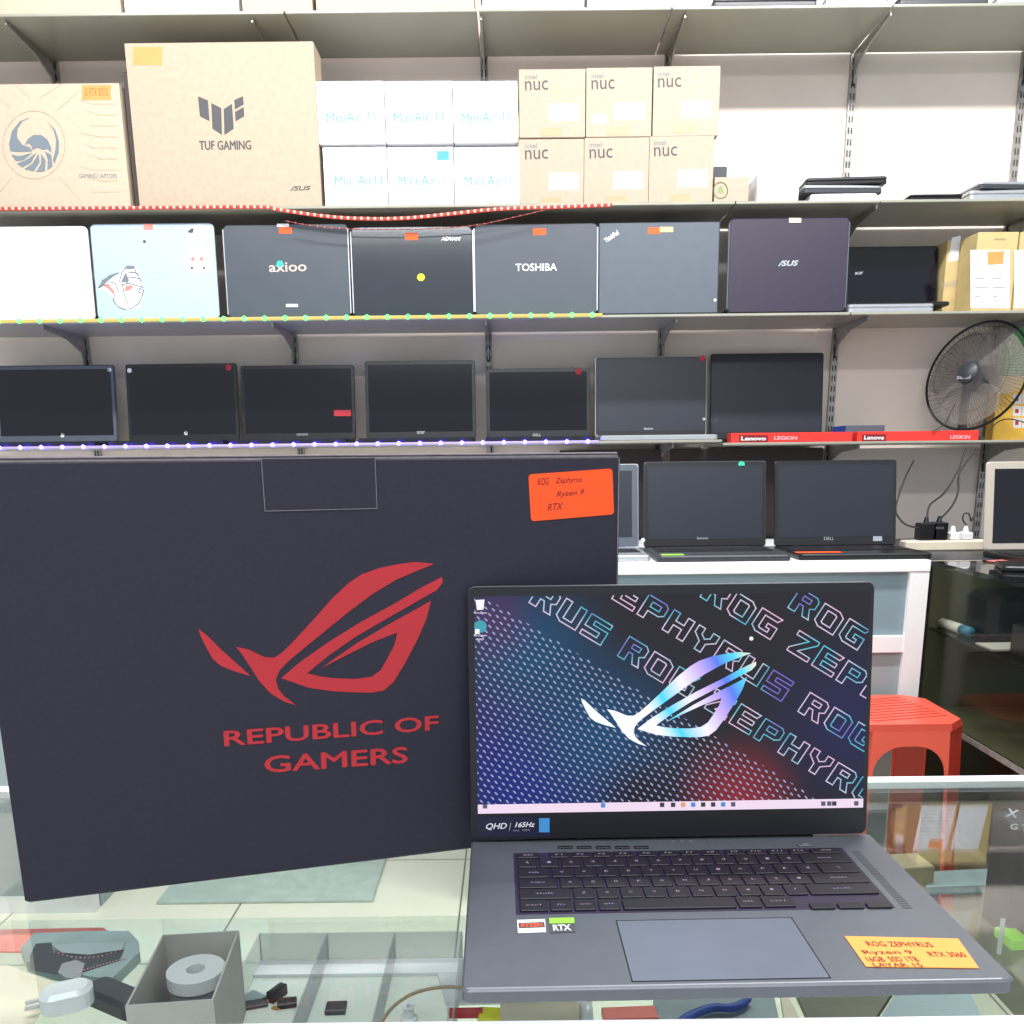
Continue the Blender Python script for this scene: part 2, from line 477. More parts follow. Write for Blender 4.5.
for pl in ([(122, 470), (80, 485), (48, 525), (37, 575), (42, 605), (85, 608), (130, 605), (120, 590), (90, 580), (68, 550), (70, 515), (90, 485)],
           [(45, 618), (75, 625), (130, 612), (95, 640), (65, 645)], [(68, 655), (105, 640), (145, 612), (125, 650), (90, 670)], [(98, 676), (130, 655), (155, 615), (158, 650), (135, 685)],
           [(145, 688), (165, 655), (165, 615), (182, 640), (180, 685)], [(190, 680), (192, 640), (180, 605), (205, 620), (210, 665)],
           [(192, 490), (215, 520), (225, 560), (222, 600), (212, 640), (218, 655), (235, 610), (236, 565), (222, 520)],
           [(100, 580), (110, 558), (135, 540), (165, 540), (190, 558), (205, 590), (205, 612), (190, 595), (175, 600), (150, 590), (130, 600), (128, 585), (115, 572)]):
    patch(t, 'bird_emblem', F, [(x/4, y/4) for x, y in pl], M['greyink'], .0006)
text(t, 'lettering', 'GAMING LAPTOPS', F, (79, 176), (117, 176), 4.5, M['greyink'])
rpatch(t, 'price_sticker', F, 82, 85, 111, 100, M['orangelight'])
text(t, 'lettering', 'i5 RTX 8/512', F, (85, 92), (108, 92), 8, M['orange'])
# dark strip standing in for the shaded right side of the bird emblem carton
o = link('shaded_carton_side', bx(-.008, .008, 0, .2, 0, .355, .002), M['brown'], None, T(xs(135.5, 203), SHF+.02, Z2))
setp(o, 'dark brown strip added for the shaded right side of the bird emblem carton', 'carton side')
# tall tan carton
t, F, w, h = carton('laptop_carton', 'tall tan carton with an angular dark logo and two dark words', 'box', (140, 322, 42), Z2, .1, M['tan'], yaw=0)
for pl in ([(792, 385), (832, 402), (838, 485), (800, 465)], [(845, 412), (885, 432), (888, 540), (850, 515)], [(895, 437), (928, 415), (935, 515), (898, 540)],
           [(937, 400), (972, 385), (975, 418), (940, 438)], [(940, 448), (975, 428), (977, 465), (943, 485)]):
    patch(t, 'logo', F, [(x/4, y/4) for x, y in pl], M['dark'])
text(t, 'lettering', 'TUF GAMING', F, (199.5, 145.5), (251, 145), 9, M['dark'], fat=.03)
text(t, 'lettering', '/SUS', F, (290, 188.5), (311, 188), 4.5, M['dark'], bold=.02, shear=.3)
rpatch(t, 'price_sticker', F, 132+1, 47, 162, 65, M['orangelight'])
# white mini computer boxes, two rows of three
dh = (at(400, 80, y=SHF).z-Z2)/2
wl = [['top left', 'top middle', 'top right'], ['bottom left', 'bottom middle', 'bottom right']]
for r_ in (1, 0):
    xx = [(318.5, 386), (386, 453.5), (453.5, 518)] if r_ == 0 else [(325, 388.5), (388.5, 454.5), (454.5, 520)]
    for c in range(3):
        z = Z2+(dh+.001 if r_ == 0 else 0)
        a, b = xx[c]
        extra = ' and blue tag' if (r_, c) == (1, 1) else ''
        t, F, w, h = carton('mini_computer_box', 'white box with pale teal lettering%s, %s of the six' % (extra, wl[r_][c]), 'box', (a+.6, b-.3, 147 if r_ else 81), z, .16, M['white'], group='white mini computer boxes')
        yy = 116 if r_ == 0 else 180
        if r_ == 0: text(t, 'lettering', 'MiniAir 11', F, (a+8, yy+2), (a+57, yy), 9.5, M['teal'])
        else: text(t, 'lettering', 'Mini Air11', F, (a+10, yy+1), (a+57, yy), 9.5, M['teal'])
        yy = 91 if r_ == 0 else 154
        text(t, 'maker_name', 'GEEKOM', F, (a+5, yy), (a+22, yy-.5), 3, M['greyline'])
        if (r_, c) == (1, 1): rpatch(t, 'tag', F, 437, 151, 449, 160, M['teal'], label='pale blue tag')
# brown mini computer cartons
dh = (at(620, 69, y=SHF).z-Z2)/2
for r_ in (1, 0):
    xx = [(519.5, 585), (586, 651), (652.5, 718)] if r_ == 0 else [(519.5, 583.5), (584, 648), (648.5, 712)]
    for c in range(3):
        z = Z2+(dh+.001 if r_ == 0 else 0)
        a, b = xx[c]; extra = ' with two white labels' if (r_, c) == (0, 1) else ''
        t, F, w, h = carton('mini_computer_carton', 'brown square carton%s, %s of the stack of six' % (extra, wl[r_][c]), 'box', (a, b, (69, 67.5, 66)[c] if r_ == 0 else (139, 137.5, 136)[c]), z, .16, M['tan3'], group='brown mini computer cartons')
        y0 = (68, 67, 65)[c] if r_ == 0 else (137, 136, 134)[c]
        text(t, 'lettering', 'intel', F, (a+5.5, y0+9), (a+17.5, y0+8.5), 5, M['greyink'])
        text(t, 'lettering', 'nuc', F, (a+5.5, y0+18), (a+28.5, y0+17), 9.5, M['dark'])
        rpatch(t, 'address_label', F, a+29-(c == 0)*0, y0+36, a+59, y0+53, M['white'])
        rpatch(t, 'tape', F, a+21, y0+60, a+42, y0+68, M['tape'])
        if (r_, c) == (0, 1): rpatch(t, 'address_label', F, a+6, y0+48, a+20, y0+57, M['white'])
# small carton with green emblem
t, F, w, h = carton('coffee_carton', 'small tan carton with a round green emblem right of the six brown cartons', 'box', (714, 748, 177), Z2, .12, M['tan3'])
bm = B(); ribbon(bm, [onface(F, 720.5+7*math.cos(k*PI/12), 190.5+8*math.sin(k*PI/12)) for k in range(24)], .003)
link('emblem_ring', bm, M['siren'], t, F@Matrix.Translation((0, 0, .0005)))
patch(t, 'emblem', F, [(717, 195), (718, 188), (720.5, 185), (723, 188), (724, 195), (722, 192), (720.5, 195), (719, 192)], M['siren'])
o = link('black_adapter', bx(-.02, .02, 0, .04, 0, .035, .003), M['darkgrey'], None, T(at(720, 170, y=SHF+.03).x, SHF+.03, Z2+h))
setp(o, 'small black adapter box lying on the carton with the green emblem', 'adapter')
t, F, w, h = carton('white_carton', 'white carton with a grey side right of the green emblem carton', 'box', (757, 798, 173), Z2, .14, M['white'])

# ------------------------------------------------------------------ flat cartons and laptops on the top shelf
topx = [(-60, 120, .02, 'tan2', 'cream flat carton'), (124, 238, .018, 'white', 'white flat carton'), (242, 312, .02, 'tan2', 'second cream flat carton'), (316, 474, .02, 'tan2', 'long cream flat carton'),
        (484, 584, .022, 'white', 'pale grey flat carton'), (588, 706, .022, 'white', 'white flat carton beside the dark laptop')]
for a, b, hh, m, lb in topx:
    x0, x1 = xs(a, 5), xs(b, 5)
    o = link('flat_carton', bx(-(x1-x0)/2, (x1-x0)/2, 0, .22, 0, hh+.06, .001), M[m], None, T((x0+x1)/2, SHF+.004, Z1))
    setp(o, lb+' lying on the top shelf at its %s end' % ('left' if a < 300 else 'middle'), 'box', 'flat cartons on the top shelf')
for a, b, m in ((714, 818, 'darkgrey'), (826, 890, 'silver'), (900, 990, 'darkgrey'), (998, 1060, 'silver')):
    x0, x1 = xs(a, 3), xs(b, 3)
    t = thing('closed_laptop', {714: 'dark closed laptop on the top shelf, nearest the middle', 826: 'silver closed laptop on the top shelf beside the right-hand bracket',
        900: 'dark closed laptop on the top shelf towards the right', 998: 'silver closed laptop at the right end of the top shelf'}[a], 'laptop', T((x0+x1)/2, SHF+.004, Z1), 'closed laptops on the top shelf')
    link('base', slab(x1-x0, .23, .012, .008, .002, 0, .115), M[m], t)
    link('lid', slab(x1-x0, .23, .009, .008, .002, 0, .115, .0125), M[m], t)
# tablets and frames stacked at the right of the second shelf
def flat_laptop(name, label, x0p, x1p, yb, dz, depth, m, m2, shelfz, yaw=0, th=.018, front=SHF+.01):
    x0, x1 = xs(x0p, yb), xs(x1p, yb); w = x1-x0
    t = thing(name, label, 'laptop', T((x0+x1)/2, front, shelfz+dz, yaw))
    link('base', slab(w, depth, th*.55, .01, .002, 0, depth/2), M[m], t)
    link('lid', slab(w, depth, th*.4, .01, .002, 0, depth/2, th*.58), M[m2], t)
    return t
flat_laptop('closed_laptop', 'white closed laptop at the bottom of the stack of dark tablets', 812, 880, 188, 0, .22, 'whitelid', 'whitelid', Z2, th=.02)
flat_laptop('closed_laptop', 'dark closed laptop in the middle of the stack on the second shelf', 805, 885, 185, .021, .22, 'darkgrey', 'silver', Z2, R(2), .022)
flat_laptop('closed_laptop', 'topmost dark closed laptop of the stack on the second shelf', 808, 888, 185, .044, .21, 'black', 'darkgrey', Z2, R(-3), .02)
flat_laptop('closed_laptop', 'thin dark closed laptop lying alone on the second shelf', 912, 966, 188, 0, .22, 'black', 'black', Z2, 0, .016)
flat_laptop('closed_laptop', 'silver closed laptop at the right end of the second shelf', 972, 1060, 188, 0, .22, 'silver', 'silver', Z2, 0, .026)
flat_laptop('closed_laptop', 'silver laptop lying on another at the right end of the second shelf', 980, 1070, 188, .0265, .2, 'darkgrey', 'silver', Z2, R(4), .02)
flat_laptop('closed_laptop', 'silver closed laptop lying under the dark screen on the third shelf', 850, 936, 306, 0, .24, 'silver', 'silver', Z3, 0, .024)

# ------------------------------------------------------------------ laptops seen from behind, third shelf
def lid_laptop(label, x0, x1, ytop, m, tilt=2.5, r=.014, th=.012, trim=None, yaw=0, name='display_laptop', yf=SHF+.012):
    def zx(p):
        lo, hi = 200, 420
        for _ in range(40):
            mid = (lo+hi)/2
            if at(p, mid, y=yf).z > Z3: lo = mid
            else: hi = mid
        return at(p, lo, y=yf).x
    a, b = zx(x0), zx(x1); w = b-a
    h = at((x0+x1)/2, ytop, y=yf+.01).z-Z3-.003
    cx = (a+b)/2
    t = thing(name, label, 'laptop', T(cx, yf, Z3, yaw), 'laptops on the third shelf with their lids to the front')
    F = T(cx, yf, Z3+.003, yaw)@Matrix.Rotation(PI/2-R(tilt), 4, 'X')
    link('base', slab(w-.004, .232, .017, .01, .003, 0, .016+.116+.004), M['black'], t)
    lid = link('lid', slab(w, h, th, r, .003, 0, h/2, -th), M[m], t, F)
    link('hinge', tube(B(), [(-w*.4, .018, .012), (w*.4, .018, .012)], .006), M['black'], t)
    if trim:
        for s in (-1, 1):
            link('edge_trim', bx(s*w/2-.002, s*w/2+.002, .012, h-.012, -th*.8, -th*.15), M[trim], lid, F)
    return t, lid, F
t, l, F = lid_laptop('white laptop lid facing out, leftmost on the third shelf', -34, 95, 226, 'whitelid')
text(l, 'lettering', 'hp', F, (20, 238), (28, 238), 3, M['palepink'])
t, l, F = lid_laptop('pale blue laptop lid with two cartoon stickers', 98, 219.5, 223, 'bluelid')
disc(l, 'maker_ring', F, 153, 268, 6, mat('faint_ring', (172, 218, 240), .3, var=0))
pts = [(98, 289), (107, 278), (118, 276), (124, 268), (134, 266), (139, 276), (142, 288), (143, 296), (138, 307), (128, 310), (117, 306), (113, 296), (106, 291)]
patch(l, 'sticker', F, [(x+(x-122)*.05, y+(y-290)*.05) for x, y in pts], M['white'], .0002, label='white sticker of a laughing head')
def doodle(loops, wpx, m, z=.0008):
    k = (onface(F, 150+wpx, 270)-onface(F, 150, 270)).length; bm = B()
    for lp in loops: ribbon(bm, [onface(F, 80+x/6.83, 210+y/6.83) for x, y in lp], k, False)
    link('sticker_outline', bm, m, l, F@Matrix.Translation((0, 0, z)))
doodle([[(235, 580), (230, 620), (260, 660), (300, 678), (350, 675), (400, 640), (425, 590), (435, 550), (410, 535), (400, 560), (425, 570)],
        [(300, 560), (290, 510), (330, 500), (400, 520), (430, 530)], [(300, 560), (310, 600), (325, 640)], [(235, 580), (200, 540), (165, 515), (125, 535), (160, 480), (200, 450), (265, 430)],
        [(265, 560), (240, 500), (200, 490)], [(270, 490), (285, 430), (320, 385), (370, 385), (385, 430), (415, 480), (420, 520)], [(330, 430), (370, 425), (400, 440)], [(325, 465), (370, 460), (405, 470)]], .8, M['dark'])
patch(l, 'sticker', F, [(80+x/6.83, 210+y/6.83) for x, y in [(280, 495), (300, 450), (315, 425), (335, 480), (330, 495)]], M['greyink'], .0006)
patch(l, 'sticker', F, [(80+x/6.83, 210+y/6.83) for x, y in [(300, 400), (320, 380), (370, 380), (378, 400), (340, 405)]], M['greyink'], .0006)
patch(l, 'sticker', F, [(80+x/6.83, 210+y/6.83) for x, y in [(165, 510), (190, 500), (240, 560), (230, 572)]], M['pink'], .0006)
patch(l, 'sticker', F, [(80+x/6.83, 210+y/6.83) for x, y in [(130, 530), (150, 480), (200, 450), (260, 432), (200, 478), (165, 512)]], M['greyink'], .0006)
patch(l, 'sticker', F, [(80+x/6.83, 210+y/6.83) for x, y in [(305, 555), (315, 515), (350, 515), (365, 525), (335, 550)]], M['pink'], .0009)
patch(l, 'sticker', F, [(189, 227), (199, 225), (206, 229), (205, 240), (201, 247), (209, 253), (211, 264), (206, 272), (198, 274), (189, 271), (184, 263), (187, 253), (193, 247), (188, 240)], M['white'], .0002, label='pink and white sticker')
patch(l, 'sticker', F, [(197+10*math.cos(a*PI/10), 257.5+(7 if math.sin(a*PI/10) > 0 else 8)*math.sin(a*PI/10)) for a in range(20)], mat('soft_pink_print', (246, 196, 214), .5, var=0), .0006)
disc(l, 'sticker', F, 193, 259, 2, M['pink'], .0009); disc(l, 'sticker', F, 201.5, 259, 2, M['pink'], .0009)
disc(l, 'sticker', F, 192, 268, 1.3, M['dark'], .0009); disc(l, 'sticker', F, 204, 268, 1.3, M['dark'], .0009)
patch(l, 'sticker', F, [(188, 231), (192, 228), (194, 229), (193, 233), (189, 233)], M['dark'], .0006)
patch(l, 'sticker', F, [(198, 229), (202, 228), (203, 232), (200, 236), (198, 233)], M['palepink'], .0006)
doodle([[(760, 170), (770, 200), (800, 215), (830, 200), (835, 170)], [(770, 235), (800, 240), (825, 235)], [(735, 330), (760, 290), (800, 275), (845, 290), (875, 330), (870, 360), (820, 350), (800, 362), (770, 350), (735, 362), (735, 330)]], .5, M['pink'])
rpatch(l, 'price_sticker', F, 143.5, 224, 153, 230, M['pink'])
disc(l, 'mark', F, 144.5, 241.5, 1.6, M['dark'])
t, l, F = lid_laptop('charcoal laptop lid with pale lower-case lettering and a teal dot', 228.5, 351, 224, 'blacklid', trim='silver')
text(l, 'lettering', 'axioo', F, (269, 267.5), (306.5, 266.5), 9.5, mat('pale_lettering', (196, 180, 172), .5, var=0), bold=.012)
disc(l, 'dot_sticker', F, 280, 264, 3.4, mat('teal_sticker', (40, 190, 165), .5, var=0), .0009)
rpatch(l, 'price_sticker', F, 279, 227.5, 292, 233.5, M['orange']); rpatch(l, 'tag', F, 277, 223.8, 289, 227, M['white'], .0005)
rpatch(l, 'badge', F, 286, 304, 298, 307, M['white'])
t, l, F = lid_laptop('glossy charcoal laptop lid with a yellow dot and small white corner lettering', 354, 474, 226, 'glosslid', trim='silver')
text(l, 'lettering', 'ADVAN', F, (441, 238.8), (460.5, 238.8), 3.8, M['white'], bold=.03, shear=.2)
disc(l, 'dot_sticker', F, 421, 277.3, 3.8, mat('yellow_green_sticker', (214, 214, 40), .5, var=0), .0006)
rpatch(l, 'price_sticker', F, 405, 233, 418, 240, M['orange'])
t, l, F = lid_laptop('charcoal laptop lid with large white capital lettering in the middle', 475.5, 597, 223, 'blacklid', trim='silver')
text(l, 'lettering', 'TOSHIBA', F, (515.5, 267.5), (557, 267), 7.5, M['white'], bold=.012)
rpatch(l, 'price_sticker', F, 533, 228.5, 546, 235, M['orange'])
t, l, F = lid_laptop('flat grey laptop lid with slanted white lettering in its corner', 598.5, 717.5, 222, 'greylid', r=.004)
text(l, 'lettering', 'ThinkPad', F, (605, 241), (618, 232), 5, M['white'], bold=.02)
rpatch(l, 'price_sticker', F, 648, 227.5, 660, 234, M['orange']); rpatch(l, 'price_sticker', F, 660, 227, 673, 232, mat('pale_yellow_paper', (236, 226, 130), .5, var=0))
disc(l, 'mark', F, 715, 300, 1.4, M['white'])
t, l, F = lid_laptop('dark purple laptop lid with silver lettering, rightmost of the lids', 727, 845, 217.5, 'purplelid', trim='greylid', r=.012)
text(l, 'lettering', '/SUS', F, (778, 263.5), (798.5, 263), 5.5, M['silver'], bold=.03, shear=.3)
rpatch(l, 'tag', F, 789, 218, 801, 222.5, mat('cream_tag', (232, 220, 180), .6, var=0))

# ------------------------------------------------------------------ open laptops, screens to the front
def open_laptop(label, quad, z, m_lid, m_screen, base_m='black', front=SHF+.01, hinge=3.03, tilt=7, bez=(.010, .012, .022), name='open_laptop', group=None, keys=False, basew=None, r=.008, bh=.016, rim=None):
    """quad = left pixel, right pixel at the screen's foot, upper pixel"""
    x0, x1, yt = quad
    def xz(p, yy, zz):
        lo, hi = 200, 700
        for _ in range(40):
            mid = (lo+hi)/2
            if at(p, mid, y=yy).z > zz: lo = mid
            else: hi = mid
        return at(p, lo, y=yy).x
    zb = z+bh
    a, b = xz(x0, hinge, zb), xz(x1, hinge, zb); w = b-a; cx = (a+b)/2
    t = thing(name, label, 'laptop', T(cx, hinge, z), group)
    dep = hinge-front+.012
    link('base', slab(basew or w, dep, bh, .01, .003, 0, -dep/2+.012), M[base_m], t)
    F = T(cx, hinge, zb+.001)@Matrix.Rotation(PI/2-R(tilt), 4, 'X')
    lo, hi = .1, .5
    for _ in range(40):
        mid = (lo+hi)/2
        P = F@Vector((0, mid, 0)); d = P-CO; py = PPY-FPX*d.dot(CU)/d.dot(CF)
        if py > yt: lo = mid
        else: hi = mid
    h = lo
    lid = link('lid', slab(w, h, .007, r, .002, 0, h/2, -.009), M[m_lid], t, F)
    link('bezel', slab(w-(.006 if rim else .002), h-(.006 if rim else .002), .002, r, .0005, 0, h/2, -.0022), M['bezel'] if not rim else M[rim], lid, F)
    s, tp, bt = bez
    link('screen', slab(w-2*s, h-tp-bt, .0008, .001, 0, 0, bt+(h-tp-bt)/2, -.0003), M[m_screen], lid, F)
    link('hinge', tube(B(), [(-w*.36, 0, bh*.75), (w*.36, 0, bh*.75)], .005), M[base_m], t)
    if keys:
        kb = B(); kw = w*.9
        for rr in range(6):
            for c in range(15):
                box(kb, -kw/2+c*kw/15+.001, -kw/2+(c+1)*kw/15-.001, -.03-rr*.018-.016, -.03-rr*.018, bh, bh+.0015)
        link('keyboard', kb, M['key'], t)
        link('touchpad', bx(-.05, .05, -dep+.03, -dep+.085, bh, bh+.0004), M['darkgrey'], t)
    return t, lid, F
g4 = 'open laptops on the fourth shelf'
t, l, F = open_laptop('leftmost open laptop with a grey frame and white dots in its corners', (-2, 118, 365), Z4, 'darkgrey', 'screen', group=g4, bez=(.012, .014, .022), rim='greylid')
disc(l, 'dot', F, 109.5, 370, 2, M['white']); disc(l, 'dot', F, 62.5, 435.5, 2, M['white']); 
t, l, F = open_laptop('open laptop with a red dot in its upper right corner, second from left', (129, 239.5, 363.5), Z4, 'black', 'screen', group=g4)
disc(l, 'dot_sticker', F, 228.5, 367.5, 3, M['red']); disc(l, 'dot', F, 129.5, 370.5, 2.3, M['white']); disc(l, 'dot', F, 186, 433, 2, M['white'])
t, l, F = open_laptop('open laptop with a small red tag at the right of its screen', (243, 356, 365), Z4, 'black', 'screen', group=g4)
rpatch(l, 'tag', F, 334, 410, 351, 416, M['red']); text(l, 'maker_name', 'LENOVO', F, (297, 434.5), (308, 434.5), 2.2, M['silver'])
t, l, F = open_laptop('taller open laptop with a plain black frame, fourth from left', (366.5, 476, 360.5), Z4, 'black', 'screen', group=g4)
text(l, 'maker_name', 'acer', F, (417, 432.5), (425, 432.5), 2.5, M['silver'])
t, l, F = open_laptop('small open laptop with a red dot and an olive patch on its screen', (487, 590, 368), Z4, 'brown', 'screen', group=g4)
disc(l, 'dot_sticker', F, 578.5, 371.5, 3.2, M['red'])
text(l, 'maker_name', 'DELL', F, (533, 435), (541, 435), 2.4, M['silver'])
t, l, F = open_laptop('wide open laptop with a silver rim and a red corner dot', (595, 706.5, 356), Z4, 'silver', 'screenmatt', 'silver', group=g4, bez=(.008, .01, .016), rim='black')
disc(l, 'dot_sticker', F, 702.5, 358.5, 3, M['red']); text(l, 'maker_name', 'lenovo', F, (644, 428.5), (653, 428.5), 2.6, M['silver']); disc(l, 'dot', F, 703.5, 419, 1.5, M['white'])
t, l, F = open_laptop('rightmost open laptop on the fourth shelf behind the first red box', (710, 822, 353), Z4R, 'black', 'screenmatt', group=g4, bez=(.006, .008, .02), hinge=3.07, front=2.92)
text(l, 'maker_name', 'LG', F, (711, 420), (718, 419), 4, M['dark'])
# dark screen on third shelf, standing on the silver closed laptop
t, l, F = open_laptop('dark laptop screen standing on the silver closed laptop on the third shelf', (846, 937, 246), Z3+.0235, 'black', 'screen', front=2.90, hinge=2.99, bh=.012, bez=(.004, .006, .01), tilt=8)
text(l, 'maker_name', 'acer', F, (855, 273.5), (863, 273), 2.6, M['silver'])

# yellow and white cartons, right end of third shelf
t, F, w, h = carton('accessory_carton', 'yellow-brown carton with a white label at its corner on the third shelf', 'box', (941, 963, 240), Z3, .08, M['yellowcard'], yf=SHF+.12)
patch(t, 'address_label', F, [(948, 262), (952, 237.5), (961, 235.5), (958, 260)][::1], M['white'])
text(t, 'lettering', 'FRAGILE  7A', F, (942, 286), (966, 280), 5, M['greyline'])
t, F, w, h = carton('accessory_carton', 'yellow carton with a large white label showing a yellow mark', 'box', (970.5, 1010.5, 232), Z3, .1, M['yellowcard'], yf=SHF+.008)
patch(t, 'front_label', F, [(970.5, 308), (1009.5, 308), (1009.5, 250), (970.5, 250)], M['white'])
patch(t, 'mark', F, [(987, 252), (1004, 251), (1003, 264), (988, 265)], M['orangelight'], .0006)
bm = B()
for i in range(7):
    for c in (0, 1):
        ribbon(bm, [onface(F, 975+c*18, 274+i*4.5), onface(F, 988+c*17-(i % 3)*4, 274+i*4.5)], .003, False)
link('label_print', bm, M['greyline'], t, F@Matrix.Translation((0, 0, .0007)))
text(t, 'lettering', 'IMPORTED', F, (994, 239.5), (1006, 239.5), 1.6, M['dark'])
t, F, w, h = carton('accessory_carton', 'yellow carton with a plain white label at the right edge of the photo', 'box', (1012.5, 1050, 232), Z3, .12, M['yellowcard'])
patch(t, 'front_label', F, [(1014, 308), (1046, 308), (1046, 250), (1014, 250)], M['white'])

# ------------------------------------------------------------------ light strands along the shelves
def strand(name, label, pts, tape_m, bead_m, tr, br, nb, lift=-.004):
    t = thing(name, label, 'light strip', T(*pts[0]))
    link('tape', tube(B(), pts, tr, 6), tape_m, t, Matrix.Identity(4))
    bm = B(); bmesh.ops.create_icosphere(bm, subdivisions=1, radius=br)
    L = [0]
    for a, b in zip(pts, pts[1:]): L.append(L[-1]+(Vector(b)-Vector(a)).length)
    first = None
    for k in range(nb):
        s = L[-1]*(k+.5)/nb; i = max(j for j in range(len(L)-1) if L[j] <= s)
        p = Vector(pts[i]).lerp(Vector(pts[i+1]), (s-L[i])/(L[i+1]-L[i]))+Vector((0, lift, 0))
        if first is None: first = link('bulb', bm, bead_m, t, Matrix.Translation(p))
        else:
            o = first.copy(); COL.objects.link(o); o.matrix_basis = W[t].inverted()@Matrix.Translation(p); W[o] = Matrix.Translation(p)
    return t
LY = SHF-.009
def edge_line(pts, y=LY): return [at(a, b, y=y) for a, b in pts]
strand('led_strip', 'yellow light strip with green bulbs along the third shelf edge', [Vector((xs(-30, 320), LY, Z3-.001)), Vector((xs(602, 320), LY, Z3-.001))],
       glow('yellow_glow', (226, 206, 96), .9), glow('green_led', (60, 255, 80), 6), .0045, .0075, 31)
strand('led_strip', 'violet-blue light strip along the fourth shelf edge', [Vector((xs(-30, 447), LY, Z4-.001)), Vector((xs(598, 447), LY, Z4-.001))],
       glow('violet_glow', (196, 170, 255), 1.0), glow('blue_led', (50, 30, 255), 130), .003, .0062, 30)
strand('led_strip', 'red light strand along the second shelf edge, sagging below the white boxes', smooth_pts(edge_line([(-30, 209), (120, 208), (255, 207), (275, 209), (300, 213), (345, 218), (400, 218.5), (450, 214), (500, 209), (560, 207), (612, 205)]), 4),
       glow('red_cord_glow', (214, 70, 62), .8), glow('red_led', (255, 140, 120), 3.0), .005, .0045, 96)
strand('led_strip', 'thin second red light strand behind the sagging one', smooth_pts(edge_line([(285, 221), (330, 228), (400, 229.5), (470, 226), (520, 216), (545, 210)], y=SHF-.016), 4),
       mat('dull_red_cord', (120, 50, 50), .6), glow('dim_red_led', (230, 120, 110), 1.2), .0012, .002, 36)

# ------------------------------------------------------------------ red flat boxes, blue-grey box, fan on the fourth shelf
def red_box(label, x0, x1, yt, z, word, wx, fr=2.86, tail=None):
    a, b = xs(x0, 440, fr), xs(x1, 440, fr); w = b-a; h = at((x0+x1)/2, yt, y=fr).z-z
    t = thing('flat_red_box', label, 'box', T((a+b)/2, fr, z), 'flat red boxes on the fourth shelf')
    link('carton_body', bx(-w/2, w/2, 0, .05, 0, h, .001), M['redbox'], t)
    F = face((a+b)/2, fr, z)
    rpatch(t, 'name_plate', F, wx[0]-2, wx[1]-3.4, wx[2]+2, wx[1]+3.4, mat('dark_red_print', (120, 18, 22), .5, var=0), label='dark red plate behind the lettering')
    text(t, 'lettering', word, F, (wx[0], wx[1]), (wx[2], wx[1]), 4, M['white'], bold=.03, lift=.0012)
    if tail: text(t, 'lettering', 'LEGION', F, (tail[0], tail[1]), (tail[2], tail[1]), 3.6, M['palepink'], bold=.03, lift=.001)
red_box('flat red box with white lettering, in front of the rightmost open laptop', 731, 852, 432.5, Z4R, 'Lenovo', (741, 438.5, 766), fr=2.855, tail=(774, 438, 797))
red_box('flat red box with white lettering, below the fan', 857, 978, 431, Z4R, 'Lenovo', (864, 437.6, 884), fr=2.855, tail=(950, 437, 970))
o = link('blue_box', bx(-.06, .06, 0, .12, 0, .05, .001), M['greylid'], None, T(xs(864, 430, 2.93), 2.92, Z4R))
setp(o, 'small grey and blue box behind the gap between the red boxes', 'box')
link('side_panel', bx(-.0615, -.0602, .002, .118, .001, .049), M['blue'], o, label='blue side panel')

